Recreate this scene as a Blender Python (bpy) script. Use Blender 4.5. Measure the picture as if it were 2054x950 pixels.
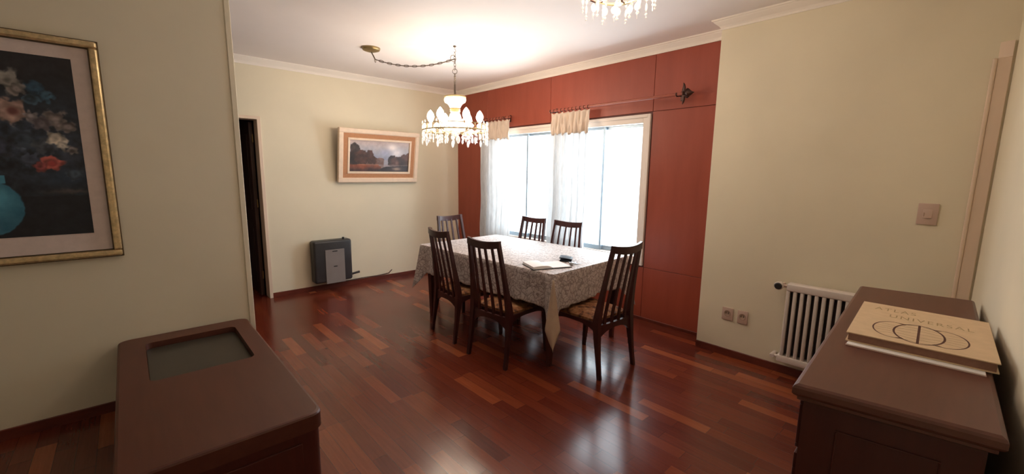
import bpy, bmesh, math, random
from math import sin, cos, pi, radians, exp, sqrt
from mathutils import Vector, Matrix, noise
random.seed(7)
for o in list(bpy.data.objects): bpy.data.objects.remove(o)
scene = bpy.context.scene
COL = scene.collection

# ------------------------------------------------------------------ camera
IMG_W = 2054.0
FPX, CX = 841.95, 1012.2
YAW, PITCH, ROLL = 0.73165, -0.15142, 0.01061
fw = Vector((sin(YAW)*cos(PITCH), cos(YAW)*cos(PITCH), sin(PITCH)))
r0 = Vector((cos(YAW), -sin(YAW), 0)); u0 = r0.cross(fw)
rr = r0*cos(ROLL) + u0*sin(ROLL); uu = u0*cos(ROLL) - r0*sin(ROLL)
cd = bpy.data.cameras.new('camera'); cam = bpy.data.objects.new('camera', cd); COL.objects.link(cam)
cd.sensor_width = 36; cd.lens = FPX/IMG_W*36; cd.shift_x = (1027-CX)/IMG_W; cd.clip_start = 0.02
M = Matrix(((rr.x, uu.x, -fw.x, 0), (rr.y, uu.y, -fw.y, 0), (rr.z, uu.z, -fw.z, 1.45), (0, 0, 0, 1)))
cam.matrix_world = M
scene.camera = cam

# ------------------------------------------------------------------ light, exposure
scene.view_settings.view_transform = 'Standard'
scene.view_settings.look = 'None'
scene.view_settings.gamma = 1
scene.view_settings.use_curve_mapping = False
scene.view_settings.exposure = 1.06
world = bpy.data.worlds.new('sky'); scene.world = world; world.use_nodes = True
bg = world.node_tree.nodes['Background']
bg.inputs[0].default_value = (0.80, 0.92, 1.0, 1); bg.inputs[1].default_value = 1.6

def area(name, loc, rot, sx, sy, power, color):
    l = bpy.data.lights.new(name, 'AREA'); l.shape = 'RECTANGLE'; l.size = sx; l.size_y = sy
    l.energy = power; l.color = color
    o = bpy.data.objects.new(name, l); o.location = loc; o.rotation_euler = rot; COL.objects.link(o); return o
DAY = area('window_daylight', (4.22, 3.3, 1.35), (0, radians(90), 0), 1.9, 2.9, 92, (0.82, 0.93, 1.0))
BULB_STRENGTH = 58.0
BULB2_STRENGTH = 74.0

# ------------------------------------------------------------------ material helpers
def lin(c):
    return tuple(((v/255)/12.92 if v/255 <= 0.04045 else ((v/255+0.055)/1.055)**2.4) for v in c)
def new_mat(name):
    m = bpy.data.materials.new(name); m.use_nodes = True
    nt = m.node_tree; return m, nt, nt.nodes['Principled BSDF']
def ramp(nt, fac, stops):
    n = nt.nodes.new('ShaderNodeValToRGB'); cr = n.color_ramp
    while len(cr.elements) > 1: cr.elements.remove(cr.elements[-1])
    cr.elements[0].position = stops[0][0]; cr.elements[0].color = (*stops[0][1], 1)
    for p, c in stops[1:]:
        e = cr.elements.new(p); e.color = (*c, 1)
    nt.links.new(fac, n.inputs[0]); return n.outputs[0]
def coords(nt, scale=(1, 1, 1), rot=(0, 0, 0)):
    tc = nt.nodes.new('ShaderNodeTexCoord'); mp = nt.nodes.new('ShaderNodeMapping')
    mp.inputs['Scale'].default_value = scale; mp.inputs['Rotation'].default_value = rot
    nt.links.new(tc.outputs['Object'], mp.inputs[0]); return mp.outputs[0]
def noise_tex(nt, vec, scale, detail=4, rough=.55):
    n = nt.nodes.new('ShaderNodeTexNoise'); n.inputs['Scale'].default_value = scale
    n.inputs['Detail'].default_value = detail; n.inputs['Roughness'].default_value = rough
    nt.links.new(vec, n.inputs['Vector']); return n.outputs[0]
def bump(nt, bsdf, height, strength, dist=.01):
    b = nt.nodes.new('ShaderNodeBump'); b.inputs['Strength'].default_value = strength
    b.inputs['Distance'].default_value = dist
    nt.links.new(height, b.inputs['Height']); nt.links.new(b.outputs[0], bsdf.inputs['Normal'])
def mat_plain(name, col, rough=.6, var=.06, nscale=6, metal=0, bstr=.05, bscale=120, spec=.5):
    m, nt, b = new_mat(name)
    v = coords(nt); n = noise_tex(nt, v, nscale)
    lo = tuple(c*(1-var) for c in col); hi = tuple(min(1, c*(1+var)) for c in col)
    nt.links.new(ramp(nt, n, [(.3, lo), (.7, hi)]), b.inputs['Base Color'])
    b.inputs['Roughness'].default_value = rough; b.inputs['Metallic'].default_value = metal
    b.inputs['Specular IOR Level'].default_value = spec
    if bstr: bump(nt, b, noise_tex(nt, v, bscale, 2), bstr, .002)
    return m
def mat_wood(name, c1, c2, scale=(1, 1, 14), rough=.35, bstr=.06, nscale=3, spec=.5, coat=0):
    """grain runs along the axis with the small scale value"""
    m, nt, b = new_mat(name)
    v = coords(nt, scale); n = noise_tex(nt, v, nscale, 6, .6)
    nt.links.new(ramp(nt, n, [(.3, c1), (.7, c2)]), b.inputs['Base Color'])
    b.inputs['Roughness'].default_value = rough; b.inputs['Specular IOR Level'].default_value = spec
    b.inputs['Coat Weight'].default_value = coat
    if bstr: bump(nt, b, n, bstr, .004)
    return m

# paints and woods
M_WALL = mat_plain('cream_wall_paint', (.79, .715, .545), .75, .03, 2, bstr=.12, bscale=90)
M_CEIL = mat_plain('white_ceiling_paint', (.88, .81, .78), .85, .02, 2, bstr=.08, bscale=90)
M_CROWN = mat_plain('cream_moulding_paint', (.90, .83, .75), .6, .02, 3, bstr=.03)
M_TRIM = mat_plain('pale_jamb_paint', (.78, .62, .48), .5, .03, 3, bstr=.03)
M_PANEL = mat_wood('red_brown_panelling', (.285, .054, .028), (.34, .068, .036), (3, 3, .5), .42, .03, 3)
M_SEAM = mat_plain('panel_joint', (.10, .022, .014), .6)
M_SKIRT = mat_wood('dark_red_skirting', (.10, .02, .012), (.17, .035, .02), (2, 2, 8), .35)
M_CHAIR = mat_wood('dark_mahogany', (.036, .010, .0095), (.060, .015, .014), (10, 10, 1.2), .32, .03)
M_TABLEW = mat_wood('table_mahogany', (.055, .014, .010), (.09, .022, .016), (10, 10, 1.2), .35, .03)
M_CABL = mat_wood('dark_brown_veneer', (.080, .021, .012), (.100, .028, .015), (9, 1.2, 9), .42, .02, 3)
M_CAB = mat_wood('brown_veneer', (.108, .037, .023), (.135, .047, .029), (1.2, 9, 9), .42, .02, 3)
M_CABSIDE = mat_wood('cabinet_body_veneer', (.058, .010, .006), (.074, .014, .008), (9, 9, 1.2), .45, .02)
M_GLASSTOP = mat_plain('smoked_inset', (.042, .035, .026), .3, .08, 4, bstr=0)
M_WINFRAME = mat_plain('cream_window_paint', (.80, .70, .62), .5, .02, 3, bstr=.02)
M_SASH = mat_plain('grey_aluminium_sash', (.33, .40, .46), .4, .04, 5, metal=.6, bstr=0)
M_BRONZE = mat_plain('dark_bronze', (.07, .035, .028), .4, .2, 20, metal=.7, bstr=.05)
M_ROD = mat_wood('rod_wood', (.30, .075, .045), (.38, .10, .06), (8, 1, 8), .28, 0)
M_CHROME = mat_plain('tarnished_chain_metal', (.17, .13, .10), .4, .1, 30, metal=.7, bstr=0)
M_BRASS = mat_plain('antique_brass', (.36, .27, .13), .4, .1, 20, metal=.8, bstr=0)
M_GOLD = mat_plain('aged_gold_leaf', (.70, .54, .30), .30, .25, 40, metal=.75, bstr=.3, bscale=60)
M_GOLDDK = mat_plain('dark_frame_edge', (.12, .075, .03), .5, .2, 30, metal=.3)
M_MATPINK = mat_plain('pinkish_mount', (.74, .62, .57), .9, .05, 30, bstr=.15)
M_FCREAM = mat_plain('cream_frame_paint', (.84, .66, .50), .6, .05, 20, bstr=.08)
M_FTAN = mat_plain('tan_frame_cloth', (.50, .24, .12), .85, .08, 60, bstr=.15)
M_BLACK = mat_plain('charcoal_enamel', (.035, .034, .036), .4, .15, 8, bstr=.02)
M_GREYP = mat_plain('grey_heater_panel', (.24, .21, .20), .45, .04, 8, bstr=.03)
M_RAD = mat_plain('white_radiator_enamel', (.74, .66, .60), .35, .03, 6, bstr=0)
M_RADDK = mat_plain('radiator_gap_shade', (.10, .08, .075), .8, .1, 8)
M_PLAST = mat_plain('ivory_plastic', (.60, .44, .36), .4, .03, 6, bstr=0)
M_PLASTD = mat_plain('darker_ivory_plastic', (.44, .31, .23), .45, .03, 6, bstr=0)
M_KNOB = mat_plain('black_knob', (.02, .018, .018), .35, .1, 6, bstr=0)
M_BOOK = mat_plain('buff_book_cloth', (.70, .52, .33), .8, .05, 25, bstr=.2)
M_PAGES = mat_plain('book_page_edges', (.30, .16, .11), .9, .1, 60)
M_INK = mat_plain('brown_ink', (.10, .035, .022), .8, .05, 10, bstr=0)
M_INKL = mat_plain('faded_gold_ink', (.38, .26, .12), .6, .05, 10, bstr=0)
M_MAG = mat_plain('pinkish_magazine_paper', (.62, .42, .36), .7, .05, 10)
M_PAPER = mat_plain('white_paper', (.92, .89, .89), .8, .02, 10)
M_PAPEDGE = mat_plain('page_block_edge', (.52, .44, .42), .9, .1, 80)
M_LEATHER = mat_plain('black_leather', (.016, .020, .034), .6, .2, 30, bstr=.25, bscale=150, spec=.25)
M_STEEL = mat_plain('steel_keys', (.55, .57, .6), .25, .1, 20, metal=1, bstr=0)
M_CABLE = mat_plain('dark_cable', (.09, .045, .03), .6, .1, 10, bstr=0)
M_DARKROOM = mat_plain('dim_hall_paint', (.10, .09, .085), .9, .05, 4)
M_DOORLEAF = mat_wood('dark_door_veneer', (.045, .022, .016), (.07, .034, .024), (9, 9, 1), .5)
M_BLUEGREY = mat_plain('blue_grey_reflection', (.06, .14, .20), .5, .1, 5)

def mat_floor():
    m, nt, b = new_mat('red_hardwood_planks')
    L = nt.links
    v = coords(nt, (1, 1, 1), (0, 0, radians(90)))
    br = nt.nodes.new('ShaderNodeTexBrick')
    br.inputs['Scale'].default_value = 1; br.inputs['Brick Width'].default_value = .43
    br.inputs['Row Height'].default_value = .080; br.inputs['Mortar Size'].default_value = .0007
    br.inputs['Mortar Smooth'].default_value = .1; br.offset = .37; br.offset_frequency = 2
    br.squash = 1.35; br.squash_frequency = 3
    br.inputs['Color1'].default_value = (0, 0, 0, 1); br.inputs['Color2'].default_value = (1, 1, 1, 1)
    br.inputs['Mortar'].default_value = (.2, .2, .2, 1)
    L.new(v, br.inputs['Vector'])
    tint = ramp(nt, br.outputs['Color'], [(0, (.105, .018, .010)), (.3, (.135, .024, .012)), (.6, (.155, .029, .014)),
                                         (.82, (.18, .035, .015)), (.92, (.24, .054, .020)), (1, (.32, .085, .031))])
    v2 = coords(nt, (22, 1.1, 1)); g = noise_tex(nt, v2, 3, 6, .65)
    gr = ramp(nt, g, [(.25, (.80, .78, .77)), (.75, (1.16, 1.16, 1.16))])
    mx = nt.nodes.new('ShaderNodeMix'); mx.data_type = 'RGBA'; mx.blend_type = 'MULTIPLY'; mx.inputs[0].default_value = 1
    L.new(tint, mx.inputs[6]); L.new(gr, mx.inputs[7])
    dk = nt.nodes.new('ShaderNodeMix'); dk.data_type = 'RGBA'
    L.new(br.outputs['Fac'], dk.inputs[0]); L.new(mx.outputs[2], dk.inputs[6]); dk.inputs[7].default_value = (.03, .008, .005, 1)
    L.new(dk.outputs[2], b.inputs['Base Color'])
    v3 = coords(nt); sm = noise_tex(nt, v3, 1.6, 4)
    rr_ = ramp(nt, sm, [(.3, (.17,)*3), (.7, (.27,)*3)]); L.new(rr_, b.inputs['Roughness'])
    b.inputs['Specular IOR Level'].default_value = .55
    bump(nt, b, g, .04, .002)
    return m
M_FLOOR = mat_floor()

def mat_cloth():
    m, nt, b = new_mat('brocade_tablecloth')
    L = nt.links
    v = coords(nt)
    n = nt.nodes.new('ShaderNodeTexNoise'); n.inputs['Scale'].default_value = 9; n.inputs['Detail'].default_value = 3
    L.new(v, n.inputs['Vector'])
    ad = nt.nodes.new('ShaderNodeVectorMath'); ad.operation = 'MULTIPLY_ADD'; ad.inputs[1].default_value = (.16,)*3
    L.new(n.outputs['Color'], ad.inputs[0]); L.new(v, ad.inputs[2])
    vo = nt.nodes.new('ShaderNodeTexVoronoi'); vo.feature = 'DISTANCE_TO_EDGE'; vo.inputs['Scale'].default_value = 24
    L.new(ad.outputs[0], vo.inputs['Vector'])
    w = nt.nodes.new('ShaderNodeTexNoise'); w.inputs['Scale'].default_value = 26; w.inputs['Detail'].default_value = 3
    w.inputs['Distortion'].default_value = 2.5; L.new(v, w.inputs['Vector'])
    c1 = ramp(nt, vo.outputs['Distance'], [(0, (.34, .28, .265)), (.045, (.38, .31, .295)), (.11, (.64, .57, .55)), (.6, (.72, .65, .63))])
    c2 = ramp(nt, w.outputs[0], [(.36, (.62, .58, .56)), (.47, (1, 1, 1)), (.58, (.86, .83, .81)), (.64, (.70, .66, .64)), (.70, (1.05, 1.05, 1.05))])
    mx = nt.nodes.new('ShaderNodeMix'); mx.data_type = 'RGBA'; mx.blend_type = 'MULTIPLY'; mx.inputs[0].default_value = 1
    L.new(c1, mx.inputs[6]); L.new(c2, mx.inputs[7]); L.new(mx.outputs[2], b.inputs['Base Color'])
    b.inputs['Roughness'].default_value = .55; b.inputs['Sheen Weight'].default_value = .2
    bump(nt, b, vo.outputs['Distance'], .35, .01)
    return m
M_CLOTH = mat_cloth()

def mat_seat():
    m, nt, b = new_mat('orange_brown_upholstery')
    v = coords(nt); n = noise_tex(nt, v, 28, 2)
    nt.links.new(ramp(nt, n, [(.35, (.08, .028, .012)), (.48, (.26, .10, .035)), (.6, (.31, .14, .055)), (.72, (.42, .24, .12))]), b.inputs['Base Color'])
    b.inputs['Roughness'].default_value = .85; bump(nt, b, noise_tex(nt, v, 300, 1), .3, .001)
    return m
M_SEAT = mat_seat()

def mat_sheer(name, col, transp, transl):
    m = bpy.data.materials.new(name); m.use_nodes = True; nt = m.node_tree; nt.nodes.clear(); L = nt.links
    out = nt.nodes.new('ShaderNodeOutputMaterial')
    d = nt.nodes.new('ShaderNodeBsdfDiffuse'); t = nt.nodes.new('ShaderNodeBsdfTranslucent'); tr = nt.nodes.new('ShaderNodeBsdfTransparent')
    v = coords(nt, (1, 1, .15)); n = noise_tex(nt, v, 60, 3)
    c = ramp(nt, n, [(.3, tuple(x*.8 for x in col)), (.7, col)])
    L.new(c, d.inputs[0]); L.new(c, t.inputs[0])
    a = nt.nodes.new('ShaderNodeMixShader'); a.inputs[0].default_value = transl; L.new(d.outputs[0], a.inputs[1]); L.new(t.outputs[0], a.inputs[2])
    s = nt.nodes.new('ShaderNodeMixShader'); s.inputs[0].default_value = transp; L.new(a.outputs[0], s.inputs[1]); L.new(tr.outputs[0], s.inputs[2])
    L.new(s.outputs[0], out.inputs[0]); return m
M_SHEER = mat_sheer('white_voile', (.72, .72, .72), .07, .16)
M_HEADER = mat_sheer('cream_gathered_heading', (.80, .66, .54), .0, .12)

def mat_pane():
    m = bpy.data.materials.new('window_glass'); m.use_nodes = True; nt = m.node_tree; nt.nodes.clear(); L = nt.links
    out = nt.nodes.new('ShaderNodeOutputMaterial'); tr = nt.nodes.new('ShaderNodeBsdfTransparent'); g = nt.nodes.new('ShaderNodeBsdfGlossy')
    g.inputs['Roughness'].default_value = .03;     s = nt.nodes.new('ShaderNodeMixShader'); s.inputs[0].default_value = .05; L.new(tr.outputs[0], s.inputs[1]); L.new(g.outputs[0], s.inputs[2])
    L.new(s.outputs[0], out.inputs[0]); return m
M_PANE = mat_pane()
def mat_crystal(name, col, transp):
    m = bpy.data.materials.new(name); m.use_nodes = True; nt = m.node_tree; nt.nodes.clear(); L = nt.links
    out = nt.nodes.new('ShaderNodeOutputMaterial'); tr = nt.nodes.new('ShaderNodeBsdfTransparent'); g = nt.nodes.new('ShaderNodeBsdfGlossy')
    t = nt.nodes.new('ShaderNodeBsdfTranslucent'); d = nt.nodes.new('ShaderNodeBsdfDiffuse')
    g.inputs['Roughness'].default_value = .08
    for n in (g, t, d): n.inputs[0].default_value = (*col, 1)
    a = nt.nodes.new('ShaderNodeMixShader'); a.inputs[0].default_value = .5; L.new(t.outputs[0], a.inputs[1]); L.new(d.outputs[0], a.inputs[2])
    b_ = nt.nodes.new('ShaderNodeMixShader'); b_.inputs[0].default_value = .35; L.new(a.outputs[0], b_.inputs[1]); L.new(g.outputs[0], b_.inputs[2])
    s = nt.nodes.new('ShaderNodeMixShader'); s.inputs[0].default_value = transp; L.new(b_.outputs[0], s.inputs[1]); L.new(tr.outputs[0], s.inputs[2])
    L.new(s.outputs[0], out.inputs[0]); return m
M_CRYSTAL = mat_crystal('cut_crystal', (.97, .97, .97), .12)
M_CRYSTAL2 = mat_crystal('clear_crystal', (.90, .84, .78), .50)
M_CUPGLASS = mat_crystal('frosted_glass', (.95, .92, .86), .15)
def mat_emit(name, col, s):
    m = bpy.data.materials.new(name); m.use_nodes = True; nt = m.node_tree; nt.nodes.clear()
    e = nt.nodes.new('ShaderNodeEmission'); e.inputs[0].default_value = (*col, 1); e.inputs[1].default_value = s
    o = nt.nodes.new('ShaderNodeOutputMaterial'); nt.links.new(e.outputs[0], o.inputs[0]); return m
M_BULB = mat_emit('warm_bulb', (1.0, .82, .64), BULB_STRENGTH)
M_BULB2 = mat_emit('warm_small_bulb', (1.0, .82, .64), BULB2_STRENGTH)
def mat_attr(name):
    m, nt, b = new_mat(name)
    a = nt.nodes.new('ShaderNodeAttribute'); a.attribute_name = 'paint'
    nt.links.new(a.outputs['Color'], b.inputs['Base Color']); b.inputs['Roughness'].default_value = .45
    v = coords(nt); bump(nt, b, noise_tex(nt, v, 70, 3), .25, .002)
    return m
M_CANVAS = mat_attr('oil_paint')

# ------------------------------------------------------------------ mesh helpers
def bm_new(): return bmesh.new()
def bx(bm, x0, x1, y0, y1, z0, z1, bev=0, mtx=None, seg=2):
    vs = bmesh.ops.create_cube(bm, size=1)['verts']
    bmesh.ops.scale(bm, vec=(abs(x1-x0), abs(y1-y0), abs(z1-z0)), verts=vs)
    bmesh.ops.translate(bm, vec=((x0+x1)/2, (y0+y1)/2, (z0+z1)/2), verts=vs)
    if mtx is not None: bmesh.ops.transform(bm, matrix=mtx, verts=vs)
    if bev:
        es = list({e for v in vs for e in v.link_edges})
        bmesh.ops.bevel(bm, geom=es, offset=bev, segments=seg, affect='EDGES', profile=.5)
def tube(bm, pts, rad, n=8, caps=True, closed=False):
    """round tube through pts; rad number or list"""
    P = [Vector(p) for p in pts]; k = len(P)
    rad = rad if isinstance(rad, (list, tuple)) else [rad]*k
    rings = []; up = Vector((0, 0, 1)); prev = None
    for i, p in enumerate(P):
        if closed: t = P[(i+1) % k]-P[i-1]
        else: t = (P[min(i+1, k-1)]-P[max(i-1, 0)])
        t.normalize()
        if prev is None: a = t.orthogonal().normalized()
        else:
            a = prev - t*prev.dot(t); a = a.normalized() if a.length > 1e-6 else t.orthogonal().normalized()
        prev = a; b = t.cross(a)
        rings.append([bm.verts.new(p+(a*cos(2*pi*j/n)+b*sin(2*pi*j/n))*rad[i]) for j in range(n)])
    m = k if closed else k-1
    for i in range(m):
        A, B = rings[i], rings[(i+1) % k]
        for j in range(n): bm.faces.new((A[j], A[(j+1) % n], B[(j+1) % n], B[j]))
    if caps and not closed:
        bm.faces.new(rings[0][::-1]); bm.faces.new(rings[-1])
def lathe(bm, prof, n=24, c=(0, 0, 0), axis='z', cap=True):
    rings = []
    for r, h in prof:
        ring = []
        for j in range(n):
            a = 2*pi*j/n
            p = (r*cos(a), r*sin(a), h) if axis == 'z' else ((h, r*cos(a), r*sin(a)) if axis == 'x' else (r*cos(a), h, r*sin(a)))
            ring.append(bm.verts.new((c[0]+p[0], c[1]+p[1], c[2]+p[2])))
        rings.append(ring)
    for A, B in zip(rings, rings[1:]):
        for j in range(n): bm.faces.new((A[j], A[(j+1) % n], B[(j+1) % n], B[j]))
    if cap:
        bm.faces.new(rings[0][::-1]); bm.faces.new(rings[-1])
def sweep_box(bm, pts, sizes, mtx=None):
    """rectangular bar through pts; sizes = (wx, wy) per point, section kept in x/y (for mostly vertical bars)"""
    rings = []
    for p, (wx, wy) in zip(pts, sizes):
        q = [Vector((p[0]+sx*wx/2, p[1]+sy*wy/2, p[2])) for sx, sy in ((-1, -1), (1, -1), (1, 1), (-1, 1))]
        if mtx is not None: q = [mtx @ v for v in q]
        rings.append([bm.verts.new(v) for v in q])
    for A, B in zip(rings, rings[1:]):
        for j in range(4): bm.faces.new((A[j], A[(j+1) % 4], B[(j+1) % 4], B[j]))
    bm.faces.new(rings[0][::-1]); bm.faces.new(rings[-1])
def prism(bm, poly, z0, z1, bev=0):
    a = [bm.verts.new((x, y, z0)) for x, y in poly]; b = [bm.verts.new((x, y, z1)) for x, y in poly]
    f0 = bm.faces.new(a[::-1]); f1 = bm.faces.new(b); n = len(poly)
    side = [bm.faces.new((a[i], a[(i+1) % n], b[(i+1) % n], b[i])) for i in range(n)]
    if bev:
        bmesh.ops.bevel(bm, geom=list(f1.edges), offset=bev, segments=3, affect='EDGES', profile=.5)
def grid(bm, fn, nu, nv, closed_u=False):
    V = [[bm.verts.new(fn(i/(nu if closed_u else nu-1), j/(nv-1))) for j in range(nv)] for i in range(nu)]
    for i in range(nu if closed_u else nu-1):
        for j in range(nv-1):
            k = (i+1) % nu
            bm.faces.new((V[i][j], V[k][j], V[k][j+1], V[i][j+1]))
    return V
def obj(name, bm, mat, parent=None, smooth=False, loc=None):
    bmesh.ops.recalc_face_normals(bm, faces=bm.faces)
    me = bpy.data.meshes.new(name); bm.to_mesh(me); bm.free()
    if smooth:
        for p in me.polygons: p.use_smooth = True
        try: me.set_sharp_from_angle(angle=radians(40))
        except Exception: pass
    me.materials.append(mat)
    o = bpy.data.objects.new(name, me); COL.objects.link(o)
    if parent is not None: o.parent = parent
    if loc: o.location = loc
    return o
def thing(name, label, cat, loc=(0, 0, 0), rz=0, group=None):
    o = bpy.data.objects.new(name, None); COL.objects.link(o); o.empty_display_size = .1
    o.location = loc; o.rotation_euler = (0, 0, rz); o['label'] = label; o['category'] = cat
    if group: o['group'] = group
    return o
def struct(name, bm, mat, parent=None, smooth=False):
    o = obj(name, bm, mat, parent, smooth)
    if parent is None: o['kind'] = 'structure'
    return o
def sempty(name, loc=(0, 0, 0)):
    o = bpy.data.objects.new(name, None); COL.objects.link(o); o.location = loc; o['kind'] = 'structure'; return o

# ------------------------------------------------------------------ room dimensions
YB, XC, XD, H, YD, YA, XA = 5.254, 3.77, 3.521, 2.62, 1.446, 3.333, .597
XL = -2.6
EY = lambda x: -.045-.058*(XD-x)           # face of the slightly skewed front wall
WT = .15
# window opening
WY0, WY1, WZ0, WZ1 = 2.127, 4.46, .552, 2.017

bm = bm_new(); prism(bm, [(XL-.2, EY(XL)-.3), (XC+.35, EY(XC)-.3), (XC+.35, YB+2.2), (XL-.2, YB+2.2)], -.1, 0); struct('floor', bm, M_FLOOR)
bm = bm_new(); prism(bm, [(XL-.2, EY(XL)-.3), (XC+.35, EY(XC)-.3), (XC+.35, YB+2.2), (XL-.2, YB+2.2)], H, H+.1); struct('ceiling', bm, M_CEIL)

# back wall with the doorway
DX0, DX1, DZ = .30, 1.115, 1.995
bm = bm_new()
bx(bm, XL-.2, DX0, YB, YB+WT, 0, H); bx(bm, DX1, XC+.3, YB, YB+WT, 0, H); bx(bm, DX0, DX1, YB, YB+WT, DZ, H)
struct('wall_back', bm, M_WALL)
# window wall
bm = bm_new()
WX = XC+.13
bx(bm, XC, WX, YD-.05, WY0, 0, H); bx(bm, XC, WX, WY1, YB, 0, H)
bx(bm, XC, WX, WY0, WY1, 0, WZ0); bx(bm, XC, WX, WY0, WY1, WZ1, H)
wr = struct('wall_right', bm, M_WALL)
bm = bm_new()
bx(bm, XC-.003, XC+.001, YD-.05, WY0, 0, 2.55); bx(bm, XC-.003, XC+.001, WY1, YB-.001, 0, 2.55)
bx(bm, XC-.003, XC+.001, WY0, WY1, 0, WZ0); bx(bm, XC-.003, XC+.001, WY0, WY1, WZ1, 2.55)
obj('cladding_joints', bm, M_SEAM, wr)
bm = bm_new(); T = .012; g = .004
def panel(y0, y1, z0, z1): bx(bm, XC-T, XC-.002, y0+g/2, y1-g/2, z0+g/2, z1-g/2, .0015, seg=1)
ys = [YD-.05, WY0-.012, 3.41, WY1+.1, YB-.001]
PZ = 2.5465
for a, b in zip(ys, ys[1:]):
    panel(a, b, 2.035, PZ)
panel(ys[0], ys[1], .537, 2.035); panel(ys[0], ys[1], .0, .537)
panel(WY1+.03, YB, .537, 2.035); panel(WY1+.03, YB, 0, .537)
panel(ys[1], 3.41, .0, .537); panel(3.41, WY1+.03, 0, .537)
obj('wood_cladding', bm, M_PANEL, wr)
# projecting near wall with radiator
bm = bm_new(); bx(bm, XD, XC+.3, EY(XD)-.2, YD, 0, H); struct('wall_near_right', bm, M_WALL)
# wall with flower painting and its free end
bm = bm_new(); bx(bm, XL-.2, XA, YA, YA+.14, 0, H, 0); struct('wall_left', bm, M_WALL)
# front wall behind / beside the viewer
bm = bm_new(); prism(bm, [(XL-.2, EY(XL-.2)), (XL-.2, EY(XL-.2)-.15), (XC+.2, EY(XC)-.15), (XC+.2, EY(XC))], 0, H); struct('wall_front', bm, M_WALL)
bm = bm_new(); bx(bm, XL-.15, XL, EY(XL), YB, 0, H); struct('wall_far_left', bm, M_WALL)

# crown mouldings
def crown(name, p0, p1, nrm, ext=0):
    """profile swept from p0 to p1 (xy), nrm = direction into the room"""
    prof = [(0, .072), (.006, .072), (.008, .058), (.016, .046), (.032, .032), (.046, .020), (.052, .012), (.060, .010), (.062, 0), (0, 0)]
    bm = bm_new(); a = Vector(p0); b = Vector(p1); n = Vector(nrm); d = (b-a).normalized()
    rings = []
    for q, s in ((a, 0), (b, 1)):
        ring = []
        for w, h in prof:
            sh = 0
            if s == 1 and ext: sh = ext*w
            pt = q+n*w+d*sh
            ring.append(bm.verts.new((pt.x, pt.y, H-h)))
        rings.append(ring)
    k = len(prof)
    for j in range(k): bm.faces.new((rings[0][j], rings[0][(j+1) % k], rings[1][(j+1) % k], rings[1][j]))
    bm.faces.new(rings[0][::-1]); bm.faces.new(rings[1])
    return struct(name, bm, M_CROWN)
crown('trim_1', (XL, YB), (XC, YB), (0, -1))
crown('trim_2', (XC-.001, YB), (XC-.001, YD), (-1, 0))
crown('trim_3', (XD, EY(XD)), (XD, YD), (-1, 0), 1.0)
bmr = crown('trim_4', (XC, YD), (XD, YD), (0, 1), 1.0)

# edge strip on the free end of the left wall and the corner strip at the right
bm = bm_new(); bx(bm, XA-.030, XA+.002, YA-.008, YA, 0, H, .003); struct('trim_5', bm, M_WALL)
bm = bm_new()
bx(bm, XD-.012, XD, EY(XD)-.002, EY(XD)+.050, 0, 2.08, .003)
bx(bm, XD-.018, XD, EY(XD)+.050, EY(XD)+.068, 0, 2.08, .006)
prism(bm, [(XD-.014, EY(XD)), (XD, EY(XD)), (XD, EY(XD)+.050)], 2.08, 2.16)
struct('trim_6', bm, M_TRIM)

# baseboards
def base(name, p0, p1, n, h=.058, t=.014):
    bm = bm_new(); a = Vector(p0); b = Vector(p1); nn = Vector(n)
    q = [a, b, b+nn*t, a+nn*t]
    prism(bm, [(v.x, v.y) for v in q], 0, h, .003); return struct(name, bm, M_SKIRT)
base('baseboard_back', (1.146, YB), (XC-.03, YB), (0, -1))
base('baseboard_right', (XC-T, YB-.014), (XC-T, YD), (-1, 0), .03)
base('baseboard_near_right', (XD, EY(XD)+.08), (XD, YD), (-1, 0))
base('baseboard_left', (XL, YA), (XA-.03, YA), (0, -1), .060)
base('baseboard_end', (XA, YA), (XA, YA+.14), (1, 0))

# doorway: casing, leaf opened into the dark hall
d1 = sempty('door_1')
bm = bm_new()
bx(bm, DX1-.005, DX1+.030, YB-.012, YB+WT, 0, DZ+.028, .003)
bx(bm, DX0-.030, DX0+.005, YB-.012, YB+WT, 0, DZ+.028, .003)
bx(bm, DX0-.030, DX1+.030, YB-.013, YB+WT, DZ-.004, DZ+.028, .003)
obj('door_frame', bm, M_TRIM, d1)
bm = bm_new()
bx(bm, DX1-.055, DX1-.018, YB+WT+.01, YB+WT+.80, .01, DZ-.02, .003)
for z0, z1 in ((.15, .85), (1.0, 1.85)):
    bx(bm, DX1-.063, DX1-.054, YB+WT+.13, YB+WT+.68, z0, z1, .006)
leaf = obj('door_leaf', bm, M_DOORLEAF, d1)
for z in (.25, 1.08, 1.80):
    bm = bm_new(); tube(bm, [(DX1-.024, YB+WT+.004, z-.045), (DX1-.024, YB+WT+.004, z+.045)], .007, 8); obj('hinge', bm, M_BRASS, d1)
bm = bm_new()
tube(bm, [(DX1-.063, YB+WT+.74, 1.02), (DX1-.10, YB+WT+.74, 1.02), (DX1-.10, YB+WT+.63, 1.02)], .008, 8); obj('door_handle', bm, M_BRASS, leaf)
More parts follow.
